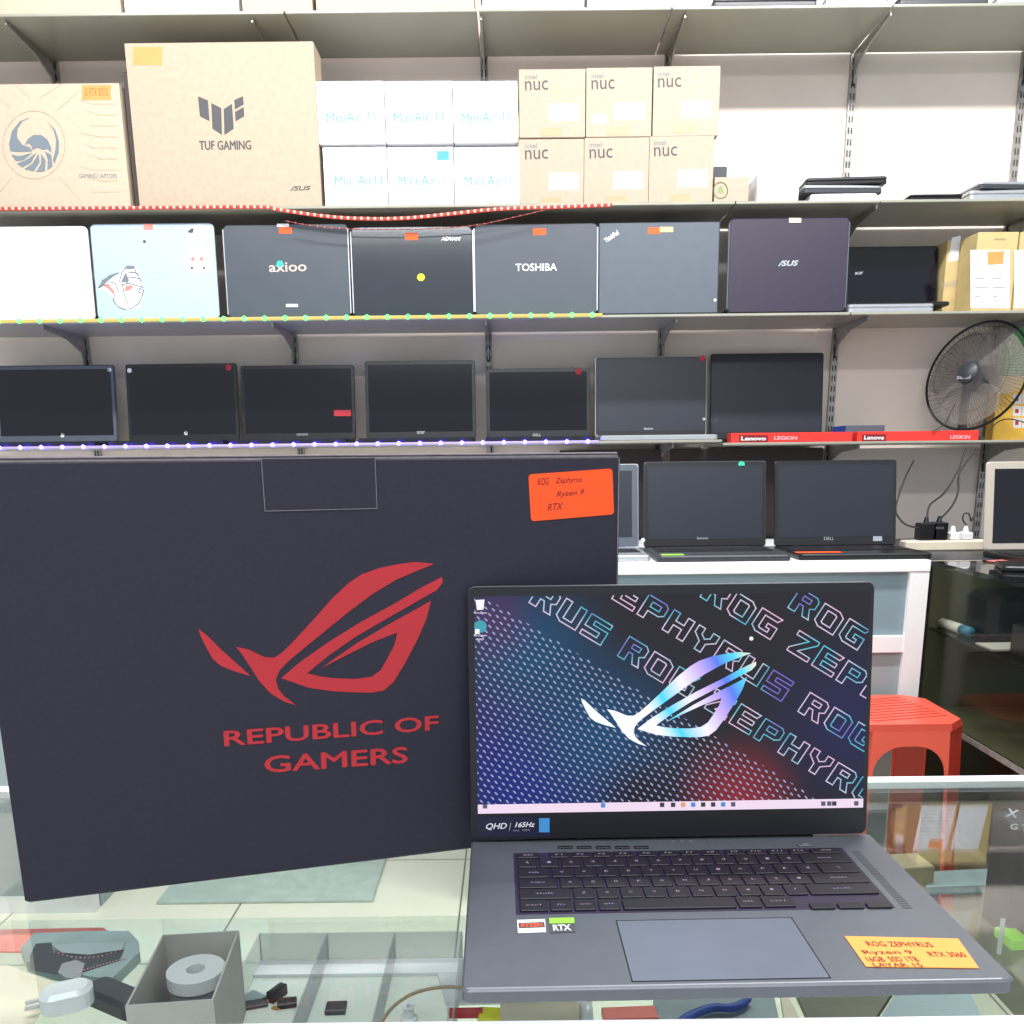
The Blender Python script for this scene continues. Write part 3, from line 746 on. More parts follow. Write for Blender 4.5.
def fan():
    c = at(976, 376, y=2.96)
    t = thing('desk_fan', 'round fan with a dark wire cage beside the yellow cartons', 'fan', T(c.x, c.y+.02, Z4R))
    yaw = R(-58)
    Fm = T(c.x, c.y, c.z, yaw)@Matrix.Rotation(PI/2-R(12), 4, 'X')   # local z toward the viewer
    Rr = .165
    bm = B()
    def ring(r_, z, tr): tube(bm, [(r_*math.cos(2*PI*k/48), r_*math.sin(2*PI*k/48), z) for k in range(48)], tr, 5, True)
    prof = lambda s: [(.032+(Rr-.032)*u, .045*(1-u**2.6)*s) for u in (0, .2, .4, .6, .75, .88, .96, 1)]
    for k in range(96):
        a = 2*PI*k/96
        tube(bm, [(r_*math.cos(a), r_*math.sin(a), z) for r_, z in prof(1)], .0006, 4)
    ring(.12, .045*(1-.62**2.6), .0008)
    link('front_cage', bm, M['dark'], t, Fm)
    bm = B()
    for k in range(60):
        a = 2*PI*k/60
        tube(bm, [(r_*math.cos(a), r_*math.sin(a), z-.004) for r_, z in prof(-1.1)], .0006, 4)
    link('rear_cage', bm, M['dark'], t, Fm)
    bm = B(); ring(Rr, 0, .0042)
    link('cage_rim', bm, M['black'], t, Fm)
    hub = link('hub_badge', lathe(B(), [(0, .056), (.029, .054), (.035, .047), (.035, .038), (0, .036)], 32), M['darkgrey'], t, Fm, smooth=True)
    text(hub, 'badge_lettering', 'sekai', Fm@Matrix.Translation((0, 0, .054)), (957, 377), (971, 376), 5, M['silver'], bold=.03)
    for k in range(3):
        bm = B(); n = 12; vs = []
        for j in range(9):
            r_ = .022+.128*j/8
            row = []
            for i in range(n+1):
                a = (i/n-.5)*R(118)*(0.75+.35*math.sin(PI*j/8))
                row.append(bm.verts.new((r_*math.cos(a), r_*math.sin(a), .012*(i/n-.5)*2)))
            vs.append(row)
        for j in range(8):
            for i in range(n): bm.faces.new((vs[j][i], vs[j][i+1], vs[j+1][i+1], vs[j+1][i]))
        bmesh.ops.solidify(bm, geom=bm.faces[:], thickness=.0015)
        link('blade', bm, BL, t, Fm@Matrix.Rotation(2*PI*k/3+.5, 4, 'Z'), smooth=True)
    link('blade_hub', lathe(B(), [(0, .02), (.024, .018), (.026, -.018), (0, -.02)], 24), M['dark'], t, Fm, smooth=True)
    link('motor_housing', lathe(B(), [(0, -.02), (.04, -.03), (.045, -.05), (.035, -.085), (0, -.09)], 24), M['darkgrey'], t, Fm, smooth=True)
    hz = c.z-Z4R
    link('stand', tube(B(), [(0, .035, .02), (0, .04, hz*.5), (0, .03, hz-.02)], .014, 12), M['darkgrey'], t, T(c.x, c.y+.02, Z4R))
    link('foot', lathe(B(), [(0, 0), (.075, 0), (.073, .012), (.03, .024), (0, .026)], 32), M['darkgrey'], t, T(c.x, c.y+.075, Z4R), smooth=True)
fan()
# amber printed sack and green bag, far right
t, F, w, h = carton('snack_box', 'amber box with white square icons behind the fan at the right edge', 'box', (992, 1060, 376), Z4R, .05, M['yellowprint'], yf=3.07)
for i in range(3):
    for j in range(3): rpatch(t, 'icon', F, 1013+j*9, 394+i*12, 1021+j*9, 404+i*12, M['white']); rpatch(t, 'icon_mark', F, 1015+j*9, 397+i*12, 1018.5+j*9, 401+i*12, M['red'], .0006)
t, F, w, h = carton('green_pack', 'green pack standing on the amber box at the right edge', 'box', (1004, 1060, 326), Z4R+h+.001, .04, M['green'], yf=3.075)

# ------------------------------------------------------------------ white aluminium cabinet with a glass front
CT = .093; CY = 2.36
SX = 1.12; ST = .083
cx0 = at(470, 562, y=CY).x; cx1 = at(931, 562, y=CY).x
def cabinet(name, label, x0, x1, y0, y1, ztop, mids):
    t = thing(name, label, 'cabinet', T((x0+x1)/2, y0, FLOOR))
    w = x1-x0; H = ztop-FLOOR; d = y1-y0
    link('cabinet_body', bx(-w/2+.01, w/2-.01, d-.02, d, .02, H-.03), M['greypanel'], t)
    link('side_panel', bx(-w/2, -w/2+.01, .05, d, .0, H-.03), M['greypanel'], t)
    link('side_panel', bx(w/2-.01, w/2, .05, d, .0, H-.03), M['greypanel'], t)
    link('worktop', bx(-w/2, w/2, 0, d, H-.03, H, .002), M['alum'], t)
    link('plinth', bx(-w/2, w/2, .01, .04, 0, .05), M['alum'], t)
    for xx in [-w/2, w/2-.05]+mids: link('frame_post', bx(xx, xx+.05, .002, .04, .05, H-.031, .001), M['alum'], t)
    link('frame_rail', bx(-w/2+.05, w/2-.05, .004, .036, H-.20-.045, H-.20, .001), M['alum'], t)
    link('glass_pane', bx(-w/2+.05, w/2-.05, .016, .02, H-.2, H-.031), film('cabinet_glass_reflection', (150, 172, 182), .62, .08), t)  # pale grey-blue film paints the reflection into the glass panes
    link('lower_panel', bx(-w/2+.05, w/2-.05, .016, .02, .05, H-.246), M['greypanel'], t, label='grey-green lower panel')
    link('inner_shelf', bx(-w/2+.011, w/2-.011, .05, d-.021, H-.2, H-.192), M['alum'], t)
    return t
cabinet('glass_cabinet', 'white framed cabinet with glass front behind the open laptop', cx0, cx1, CY, 3.1, CT, [])
# things inside it
o = link('dark_carton', bx(-.12, .12, 0, .15, 0, .1, .002), M['olive'], None, T(at(640, 585, y=CY+.1).x-.03, CY+.1, CT-.192)); setp(o, 'dark olive carton behind the cabinet glass at its left end', 'box')
o = link('grey_carton', bx(-.05, .05, 0, .12, 0, .11, .002), M['greylid'], None, T(at(905, 600, y=CY+.15).x, CY+.15, CT-.192)); setp(o, 'small grey carton behind the cabinet glass at its right end', 'box')
cabinet('glass_cabinet', 'white framed cabinet behind the black carton at the left edge', -1.9, at(95, 880, y=CY).x, CY-.03, 3.1, CT-.02, [])

# laptops on the cabinet
g5 = 'open laptops on the white cabinet'
t, l, F = open_laptop('silver framed open laptop partly hidden by the black carton', (545, 639, 464), CT, 'silver', 'screenmatt', 'silver', front=2.4, hinge=2.62, group=g5, bez=(.02, .02, .03), tilt=10, rim='greylid', keys=True)
t, l, F = open_laptop('open dark laptop with a teal dot and a green sticker on its base', (644, 766, 461), CT, 'darkgrey', 'screenmatt', 'darkgrey', front=2.375, hinge=2.62, group=g5, bez=(.012, .014, .022), tilt=10, keys=True, rim='black')
disc(l, 'dot_sticker', F, 741.5, 464.5, 3.3, mat('teal_dot', (40, 180, 150), .5, var=0)); disc(l, 'dot', F, 643, 540, 2, M['white'])
text(l, 'maker_name', 'lenovo', F, (697, 538), (708, 538), 2.6, M['silver'])
link('price_sticker', bx(-.16, -.10, -.225, -.19, .016, .0166), M['lime'], t)
t, l, F = open_laptop('open black laptop with an orange sticker on its base', (774.5, 896, 460), CT, 'black', 'screenmatt', 'black', front=2.385, hinge=2.62, group=g5, bez=(.010, .014, .024), tilt=10, keys=True)
text(l, 'maker_name', 'DELL', F, (824, 538.5), (834, 538.5), 3, M['silver'])
rpatch(l, 'badge', F, 873, 536, 882, 541, M['silver'])
link('price_sticker', bx(-.17, -.05, -.2, -.17, .016, .0166), M['orange'], t)
# dark boards standing against the wall behind these laptops
for a, b, lb in ((560, 662, 'dark brown board behind the silver framed open laptop, under the fourth shelf'), (670, 822, 'dark brown board behind the laptop with the teal dot, under the fourth shelf')):
    xa, xb = at(a, 470, y=3.08).x, at(b, 470, y=3.08).x
    o = link('dark_board', bx(-(xb-xa)/2, (xb-xa)/2, 0, .01, 0, Z4R-.014-CT, .001), M['brown'], None, T((xa+xb)/2, 3.08, CT)); setp(o, lb, 'board')
# power strip with adapters
px0, px1 = at(902, 543, y=2.72).x, at(988, 543, y=2.72).x
t = thing('power_strip', 'long white power strip right of the black laptop on the cabinet', 'power strip', T((px0+px1)/2, 2.72, ST))
link('strip_body', slab(px1-px0, .05, .03, .008, .004), M['creampaper'], t)
for k in range(4): link('socket', slab(.03, .03, .0006, .01, 0, -.09+k*.06, 0, .0302), M['whiteplastic'], t)
# supporting board for the strip on the right-hand showcase
def adapter(label, px, w, h, m, word=None):
    x = at(px, 530, y=2.71).x
    t = thing('plug_adapter', label, 'adapter', T(x, 2.72, ST+.031), 'adapters plugged into the power strip')
    link('adapter_body', bx(-w/2, w/2, -.018, .018, 0, h, .003), M[m], t)
    link('plug_head', tube(B(), [(0, 0, h), (0, 0, h+.018)], [.009, .005], 8), M[m], t)
    if word: text(t, 'lettering', word, face(x, 2.702, ST+.031), (px-4, 528), (px+4, 528), 2.5, M['silver'])
    return t
adapter('black power adapter nearest the black laptop', 927, .048, .05, 'black')
adapter('black power adapter with pale lettering', 940, .04, .052, 'black', 'POWER')
adapter('white plug left of the looped cable', 954.5, .026, .022, 'whiteplastic')
adapter('white plug under the looped cable', 967.5, .028, .022, 'whiteplastic')
def cord(label, pts, y, r=.0028, name='power_cable', m='cable'):
    P = smooth_pts([at(a, b, y=yy) for (a, b), yy in zip(pts, y)], 8)
    o = link(name, tube(B(), P, r, 7), M[m], None, None, smooth=True); setp(o, label, 'cable'); return o
cord('black cable hanging behind the black laptop and curling to the adapters', [(914, 460), (905, 478), (898, 498), (896, 512), (905, 524), (919, 528)], [2.80, 2.80, 2.78, 2.75, 2.72, 2.69])
cord('black cable rising from the first adapter to the shelf above', [(927, 518), (930, 505), (945, 492), (958, 470), (966, 449)], [2.72, 2.74, 2.78, 2.8, 2.82])
cord('black cable rising from the second adapter to the shelf above', [(941, 518), (952, 506), (958, 492), (960, 472), (976, 449)], [2.72, 2.74, 2.78, 2.8, 2.82])
cord('black looped cable above the right white plug', [(967, 526), (963, 520), (964, 514), (969, 514), (971, 521), (973, 517)], [2.72]*6, .002)
cord('thin black cable hanging below the fan cage', [(932, 432), (945, 424), (950, 414), (955, 404)], [2.85]*4, .0015)
cord('thin black cable looping right of the fan foot', [(990, 430), (998, 422), (1008, 419), (1020, 421), (1030, 425)], [2.87]*5, .0018)

# ------------------------------------------------------------------ dark showcase on the right
t = thing('glass_showcase', 'dark glass showcase running along the right side', 'display case', T(SX, 1.2, FLOOR))
Hs = ST-FLOOR
link('top_panel', bx(.003, .7, -.6, 1.24, Hs-.012, Hs), GD2, t)
link('glass_pane', bx(0, .005, -.6, 1.24, .3, Hs-.013), GD, t)
link('back_panel', bx(.5, .52, -.6, 1.24, 0, Hs-.013), M['olive'], t)
link('end_panel', bx(.006, .5, 1.22, 1.24, 0, Hs-.013), M['olive'], t)
link('shelf', bx(.008, .495, -.6, 1.218, -.095-FLOOR-.006, -.095-FLOOR), GS, t, label='inner glass shelf')
link('lower_shelf', bx(.008, .495, -.6, 1.218, -.317-FLOOR-.02, -.317-FLOOR), M['olive'], t, label='dark lower board')
link('edge_rail', bx(-.004, .002, -.6, 1.24, -.317-FLOOR-.012, -.317-FLOOR), M['steel'], t)
link('base_panel', bx(0, .49, -.6, 1.218, 0, .28), M['olive'], t)
o = link('corner_board', bx(1.125, 1.85, 2.445, 3.13, ST-.02, ST), M['darkgrey'], None, T(0, 0, 0)); setp(o, 'dark board in the corner carrying the power strip', 'board')
def on_x(px, py, x): return at(px, py, x=x)
sz = -.095
t = thing('glue_tube', 'white tube with a blue cap lying on the showcase shelf', 'tube', T(1.165, 2.345, sz+.013, R(-87)))
link('tube_body', tube(B(), [(-.07, 0, 0), (.03, 0, 0)], .013, 14), M['whiteplastic'], t, smooth=True)
link('cap', tube(B(), [(.03, 0, 0), (.07, 0, 0)], .013, 14), M['skyblue'], t, smooth=True, label='blue cap')
o = link('dark_pouch', slab(.2, .16, .11, .03, .012), M['black'], None, T(1.29, 2.3, sz)); setp(o, 'dark pouch standing on the showcase shelf behind the white tube', 'bag')
o = link('grey_carton', bx(-.08, .08, -.1, .1, 0, .13, .002), M['greypanel'], None, T(1.38, 2.05, sz)); setp(o, 'grey carton on the showcase shelf at the right edge', 'box')
o = link('black_carton', bx(-.06, .06, -.08, .08, 0, .07, .002), M['black'], None, T(1.225, 2.0, sz)); setp(o, 'low black carton on the showcase shelf at the right edge', 'box')
o = link('white_sheet', bx(-.05, .05, -.04, .04, 0, .003), M['white'], None, T(1.19, 2.15, sz)); setp(o, 'white card lying in front of the tube on the showcase shelf', 'card')
# on top of it
t, l, F = open_laptop('open laptop at the right edge standing on the dark showcase', (984, 1085, 461), ST, 'beigelid', 'screen', 'black', front=2.3, hinge=2.52, bez=(.022, .02, .02), tilt=8, keys=True, rim='beigelid')
o = link('dark_keyboard', slab(.32, .14, .012, .008, .003), M['black'], None, T(1.36, 2.2, ST, R(-20))); setp(o, 'dark keyboard lying on the showcase in front of the right-edge laptop', 'keyboard')
yb = at(976, 560, z=ST).y
for (a, b, c_, d_), m, lb, dz in (((972, 556, 996, 562), 'yellow', 'yellow price note on the dark showcase', .0), ((960, 553, 980, 557), 'pink', 'pink price note beside the yellow note on the showcase', .0015)):
    P = at((a+c_)/2, (b+d_)/2, z=ST+.0)
    xx = at(c_, d_, y=P.y).x-at(a, b, y=P.y).x
    o = link('price_note', bx(-xx/2, xx/2, -.07, .07, 0, .001), M[m], None, T(min(P.x, 1.3)+.01, min(P.y, 2.35)-.1*(m == 'yellow'), ST+dz, R(18))); setp(o, lb, 'note')

# ------------------------------------------------------------------ red plastic stool
def stool():
    zt = -.26; hh = zt-FLOOR
    hw = .146; cx = at(911, 740, y=2.05).x; cy = 2.05+hw
    t = thing('plastic_stool', 'coral red plastic stool behind the counter', 'stool', T(cx, cy, FLOOR))
    # seat with chamfered corners and drip slots
    def octo(s, c): return [(-s+c, -s), (s-c, -s), (s, -s+c), (s, s-c), (s-c, s), (-s+c, s), (-s, s-c), (-s, -s+c)]
    bm = B()
    prism(bm, octo(hw-.008, .042), hh-.006, hh)
    link('seat', bm, M['stool'], t)
    bm = B()
    for k in range(9):
        y = -.09+k*.0225
        w_ = .1
        box(bm, -w_, w_, y-.002, y+.002, 0, .0012)
    link('seat_slots', bm, mat('deep_red_groove', (190, 62, 48), .5, var=0), t, T(cx, cy, FLOOR+hh)@Matrix.Rotation(R(12), 4, 'Z'))
    bm = B()
    A = [bm.verts.new((x, y, hh-.0005)) for x, y in octo(hw-.008, .042)]
    C = [bm.verts.new((x, y, hh-.016)) for x, y in octo(hw, .05)]
    for i in range(8): bm.faces.new((A[i], A[(i+1) % 8], C[(i+1) % 8], C[i]))
    bmesh.ops.solidify(bm, geom=bm.faces[:], thickness=.003)
    link('rim', bm, M['stool'], t)
    # four side panels with an arched opening, flaring toward the floor
    def panel(F):
        bm = B(); H = hh-.016; n = 16; s0 = hw; s1 = hw+.02
        ow0 = hw-.06; ah = H-.036
        inn = []; out = []
        # opening: from floor, up, arch, down
        op = [(-(ow0+.02), 0), (-ow0, ah-.07)]+[(-ow0+.07-.07*math.cos(a), ah-.07+.07*math.sin(a)) for a in [PI/2*k/6 for k in range(1, 7)]]
        op += [(ow0-.07+.07*math.sin(a), ah-.07+.07*math.cos(a)) for a in [PI/2*k/6 for k in range(0, 7)]]+[(ow0+.02, 0)]
        ou = [(s1-.055, 0), (s0-.055, H), (-(s0-.055), H), (-(s1-.055), 0)]
        poly = op+ou
        y = lambda z: -(s1+(s0-s1)*z/H)
        v1 = [bm.verts.new((x, y(z), z)) for x, z in poly]
        for tr in tessellate_polygon([[Vector((x, z, 0)) for x, z in poly]]): bm.faces.new([v1[i] for i in tr])
        bmesh.ops.recalc_face_normals(bm, faces=bm.faces)
        bmesh.ops.solidify(bm, geom=bm.faces[:], thickness=.003)
        link('side_panel', bm, M['stool'], t, F)
        # corner strip
        bm = B()
        P = [bm.verts.new(p) for p in ((s1-.055, -s1, 0), (s1, -s1+.055, 0), (s0, -s0+.055, H), (s0-.055, -s0, H))]
        bm.faces.new(P); bmesh.ops.solidify(bm, geom=bm.faces[:], thickness=.003)
        link('leg', bm, M['stool'], t, F)
    for k in range(4): panel(T(cx, cy, FLOOR)@Matrix.Rotation(k*PI/2, 4, 'Z'))
stool()
# things on the floor behind the counter
o = link('floor_mat', bx(0, .62, 0, .5, 0, .012, .003), mat('grey_teal_rubber', (186, 198, 190), .3, var=.1), None, T(at(158, 903, z=FLOOR).x, at(240, 904, z=FLOOR).y, FLOOR)); setp(o, 'grey-green mat lying on the tiled floor behind the counter', 'mat')

# ------------------------------------------------------------------ glass display counter
CZ = 0.0; CX0, CX1, CY0, CY1 = -1.3, 1.06, .505, .975
t = thing('display_counter', 'glass display counter with white aluminium frame carrying the laptop', 'display case', T(0, CY0, FLOOR))
H0 = -FLOOR
link('glass_top', bx(CX0+.014, CX1-.014, .0165, CY1-CY0-.0165, H0-.006, H0), GT, t, label='clear glass top')
link('front_rail', bx(CX0, CX1, 0, .016, H0-.0085, H0+.001, .001), M['alum'], t)
link('back_rail', bx(CX0, CX1, CY1-CY0-.016, CY1-CY0, H0-.0085, H0+.001, .001), M['alum'], t)
for s in (CX0, CX1-.013): link('side_rail', bx(s, s+.013, .0165, CY1-CY0-.0165, H0-.03, H0+.001), M['alum'], t)
SZ = -.15
link('glass_shelf', bx(CX0+.02, CX1-.02, .017, .945-CY0, H0+SZ-.006, H0+SZ), glass('inner_shelf_glass', (244, 250, 248), 1.2), t, label='inner glass shelf')
link('back_glass', bx(CX0+.02, CX1-.02, CY1-CY0-.010, CY1-CY0-.006, .4, H0-.0092), G, t)
link('front_glass', bx(CX0+.02, CX1-.02, .006, .010, .1, H0-.0092), G, t)
for s in (CX0, CX1-.02):
    for y in (0, CY1-CY0-.02): link('post', bx(s, s+.02, y, y+.02, 0, H0-.031), M['alum'], t)
link('bottom_board', bx(CX0, CX1, 0, CY1-CY0, .02, .04), M['alum'], t)
for px in (945, 1010):
    P = at(px, 900, z=SZ); link('shelf_clip', tube(B(), [(P.x, .86-CY0-.01, H0+SZ+.001), (P.x, .86-CY0-.01, H0+SZ+.04)], .0025, 6), M['silver'], t)

# ------------------------------------------------------------------ black laptop carton with red emblem
BLp = Vector((-.404, .689, 0)); yaw = math.atan2(.825-.689, .094+.404); bw = .520; bh_ = .357; bd = .095
tb = thing('laptop_carton', 'large black laptop carton with a red eye emblem standing on the counter', 'box', T(BLp.x, BLp.y, 0.0005, yaw))
bm = B(); prism(bm, [(0, 0), (bw, 0), (bw, bd), (0, bd)], 0.0, bh_, .003)
link('carton_body', bm, M['navy'], tb)
Fb = T(BLp.x, BLp.y, .0005, yaw)@Matrix.Rotation(PI/2, 4, 'X')
link('top_flap', bx(.002, bw-.001, .004, bd-.002, bh_, bh_+.0022, .0008), M['navyedge'], tb)
# tuck tab on the front upper edge
a0 = onface(Fb, 265, 511); a1 = onface(Fb, 377, 509)
link('tuck_tab', bx(a0.x, a1.x, a0.y, bh_-.001, 0, .0009, .0004), M['navy'], tb, Fb)
bm = B(); ribbon(bm, [Vector((a0.x, bh_)), a0, Vector((a1.x, a0.y)), Vector((a1.x, bh_))], .0006, False)
link('tab_edge', bm, M['navyedge'], tb, Fb@Matrix.Translation((0, 0, .0011)))
bm = B(); ribbon(bm, [Vector((.003, bh_-.001)), Vector((bw-.003, bh_-.001))], .0016, False); ribbon(bm, [Vector((bw-.001, bh_-.004)), Vector((bw-.001, .01))], .0011, False)
link('worn_edge', bm, M['navyedge'], tb, Fb@Matrix.Translation((0, 0, .0004)))
LOGO = [
 [(68, 325), (100, 350), (150, 400), (195, 440), (258, 497), (200, 480), (150, 460), (120, 435), (95, 390), (75, 350)],
 [(205, 390), (250, 400), (310, 428), (345, 430), (375, 410), (420, 365), (480, 300), (560, 210), (620, 155), (665, 125), (730, 102), (800, 88), (860, 80), (930, 87),
  (860, 115), (790, 145), (700, 200), (620, 260), (540, 325), (460, 390), (400, 440), (365, 475), (350, 510), (360, 545), (380, 570), (425, 605), (380, 590), (330, 560), (290, 515), (255, 460), (225, 415)],
 [(370, 505), (440, 445), (540, 375), (660, 300), (780, 235), (880, 175), (958, 135), (960, 155), (940, 182), (860, 228), (760, 285), (640, 355), (540, 425), (465, 487), (510, 498), (560, 505), (640, 508),
  (700, 500), (735, 475), (760, 430), (785, 380), (795, 338), (700, 375), (600, 425), (515, 470), (570, 430), (650, 375), (760, 310), (860, 255), (918, 222), (900, 290), (870, 360), (820, 455), (780, 520), (745, 550), (700, 558), (640, 557), (560, 553), (470, 540)]]
for pl in LOGO: patch(tb, 'emblem', Fb, [(180+x*.27344, 540+y*.27344) for x, y in pl], M['red'])
text(tb, 'lettering', 'REPUBLIC OF', Fb, (224.5, 738.5), (438, 722.5), 14.5, M['red'], fat=.045)
text(tb, 'lettering', 'GAMERS', Fb, (265, 764.5), (407, 754.5), 16, M['red'], fat=.045)
c4 = [onface(Fb, *p) for p in ((530, 521.5), (613, 514.5), (613, 468), (529, 474.5))]
cc = sum(c4, Vector((0, 0)))/4; sw = (c4[1]-c4[0]).length; sh = (c4[3]-c4[0]).length; an = math.atan2((c4[1]-c4[0]).y, (c4[1]-c4[0]).x)
link('price_sticker', slab(sw, sh, .0004, .003), M['orange'], tb, Fb@Matrix.Translation((cc.x, cc.y, .0003))@Matrix.Rotation(an, 4, 'Z'), label='orange handwritten price sticker')
for s, a, b, h_ in (('ROG', (537, 482), (549, 481), 7), ('Zephyrus', (555, 481.5), (582, 480), 7), ('Ryzen 9', (556, 495), (584, 492.5), 7), ('RTX', (547, 507.5), (563, 506), 7)):
    text(tb, 'handwriting', s, Fb, a, b, h_, M['ink'], shear=.35, lift=.0009)

# ------------------------------------------------------------------ hero laptop
LX, LYh, LYaw, LT = .1399, .7606, .0143, .1106
tl_ = thing('gaming_laptop', 'open dark grey gaming laptop with a lit screen on the glass counter', 'laptop', T(LX, LYh, 0.0005, LYaw))
LW, LD = .356, .233
base = link('base', slab(LW+.006, LD+.008, .0105, .006, .0015, .0028, -LD/2+.004, .009), M['laptop'], tl_)
link('chassis_bottom', slab(LW-.03, LD-.03, .0065, .02, .002, 0, -LD/2+.002, .0022), M['black'], tl_, label='black chassis bottom')
for sx in (-1, 1):
    for y in (-.03, -LD+.03): link('rubber_foot', slab(.03, .008, .002, .003, 0, sx*.14, y, 0), M['black'], tl_)
Tp = T(LX, LYh, .0200, LYaw)         # upper surface frame of the base
def bl(px, py): return onface(Tp, px, py)
bm = B(); ribbon(bm, [Vector((-LW/2+.004, -LD+.0022)), Vector((LW/2-.004, -LD+.0022))], .0016, False)
link('front_chamfer', bm, M['silver'], base, Tp@Matrix.Translation((0, 0, .0001)))
kx0 = bl(517, 880).x; kx1 = bl(868, 880).x; ky1 = bl(600, 853).y; ky0 = bl(600, 912).y
link('keyboard_well', bx(kx0-.002, kx1+.002, ky0-.002, ky1+.002, 0, .0002), mat('key_backlight', (26, 24, 32), .5, var=0, emit=(110, 40, 170), es=.07), base, Tp)
rowsH = [.62, 1, 1, 1, 1, 1]; tot = sum(rowsH); U = (ky1-ky0)/tot
KX = (kx1-kx0)/15.3
layout = [
 [('esc', 1.15), (None, .35)]+[(k, 1.0) for k in 'F1 F2 F3 F4'.split()]+[(None, .1)]+[(k, 1.0) for k in 'F5 F6 F7 F8'.split()]+[(None, .1)]+[(k, 1.0) for k in 'F9 F10 F11 F12'.split()]+[('del', 1.55)],
 [(k, 1.0) for k in "` 1 2 3 4 5 6 7 8 9 0 - =".split()]+[('back', 2.3)],
 [('tab', 1.5)]+[(k, 1.0) for k in 'Q W E R T Y U I O P [ ]'.split()]+[('\\', 1.8)],
 [('caps', 1.8)]+[(k, 1.0) for k in 'A S D F G H J K L ; \''.split()]+[('enter', 2.5)],
 [('shift', 2.3)]+[(k, 1.0) for k in 'Z X C V B N M , . /'.split()]+[('shift', 3.0)],
 [('ctrl', 1.25), ('fn', 1.0), ('win', 1.0), ('alt', 1.0), ('', 4.75), ('alt', 1.05), ('ctrl', 1.4)],
]
glyph = glow('key_legend', (205, 170, 225), .55)
gl_bm = B()
def add_mesh(bm, me, Mx):
    vs = [bm.verts.new(Mx@v.co) for v in me.vertices]
    for p in me.polygons:
        try: bm.faces.new([vs[i] for i in p.vertices])
        except ValueError: pass
y = ky1
for r_, row in enumerate(layout):
    kh = rowsH[r_]*U; x = kx0
    for k, w_ in row:
        w = w_*KX
        if k is not None:
            link('key', slab(w-.0022, kh-.0022, .0016, .0012, .0004), M['key'], base, Tp@Matrix.Translation((x+w/2, y-kh/2, .0003)))
            if k:
                me = text_mesh(k, min(w*.5, .0028*len(k)+.0002), .0030 if len(k) == 1 else .0022)
                add_mesh(gl_bm, me, Matrix.Translation((x+w/2, y-kh/2, .0021))); bpy.data.meshes.remove(me)
        x += w
    y -= kh
# arrow keys
for k, (ax0, ax1) in enumerate(((808, 832), (836, 861), (865, 890))):
    A = bl(ax0, 905); C = bl(ax1, 905)
    link('key', slab(C.x-A.x, .0085, .0016, .0012, .0004), M['key'], base, Tp@Matrix.Translation(((A.x+C.x)/2, ky0+.001, .0003)))
link('key_lettering', gl_bm, glyph, base, Tp)
for k in range(5):
    P = bl(563+k*19, 848)
    link('hot_key', slab(.013, .0042, .0012, .001, .0003), M['key'], base, Tp@Matrix.Translation((P.x+.002, P.y, .0001)))
for k in range(3): P = bl(673+k*9, 841); link('status_light', slab(.003, .0007, .0003, .0002), M['silver'], base, Tp@Matrix.Translation((P.x, P.y, .0001)))
P = bl(805, 845.5); link('power_button', slab(.014, .006, .0012, .0025, .0003), M['laptop'], base, Tp@Matrix.Translation((P.x, P.y, .0001)))
link('power_mark', slab(.005, .002, .0003, .0009), M['silver'], base, Tp@Matrix.Translation((P.x, P.y, .0014)))
# touchpad
q = [bl(619, 921), bl(793, 918), bl(829, 979), bl(629, 981)]
px0_, px1_ = (q[0].x+q[3].x)/2, (q[1].x+q[2].x)/2; py1_, py0_ = q[0].y, (q[2].y+q[3].y)/2
link('touchpad', bx(px0_, px1_, py0_, py1_, 0, .0003), M['pad'], base, Tp)
bm = B(); ribbon(bm, [Vector((px0_, py0_)), Vector((px1_, py0_)), Vector((px1_, py1_)), Vector((px0_, py1_))], .0008)
link('touchpad_groove', bm, M['black'], base, Tp@Matrix.Translation((0, 0, .0004)))
# speaker grille right of the keys
bm = B(); g0 = bl(858, 852); g1 = bl(905, 908); gx = (g0.x+g1.x)/2
n = 30
for i in range(n):
    yy = g0.y+(g1.y-g0.y)*i/(n-1)
    box(bm, gx-.0035, gx+.0035, yy-.0009, yy+.0009, 0, .0003)
link('speaker_grille', bm, M['dark'], base, Tp)
# stickers on the palm rest
def flat_patch(name, pts, m, lift=.0002, label=None): return patch(base, name, Tp, pts, m, lift, label=label)
flat_patch('processor_sticker', [(517, 920.5), (545, 919.5), (546, 932.5), (518, 933.5)], M['whitelid'])
flat_patch('processor_sticker', [(518.5, 924), (544, 923), (545, 928), (519, 929)], M['dark'], .0006)
text(base, 'sticker_lettering', 'RYZEN', Tp, (521, 926.5), (542, 926), 3.5, M['orange'], bold=.03, lift=.001)
flat_patch('graphics_sticker', [(549, 919.5), (574, 919), (575.5, 932.5), (550, 933.5)], M['dark'])
flat_patch('graphics_sticker', [(549, 919), (574, 918.5), (574.5, 924), (549.5, 924.5)], M['lime'], .0006)
text(base, 'sticker_lettering', 'RTX', Tp, (553, 929), (571, 928.5), 6, M['white'], bold=.03, lift=.001)
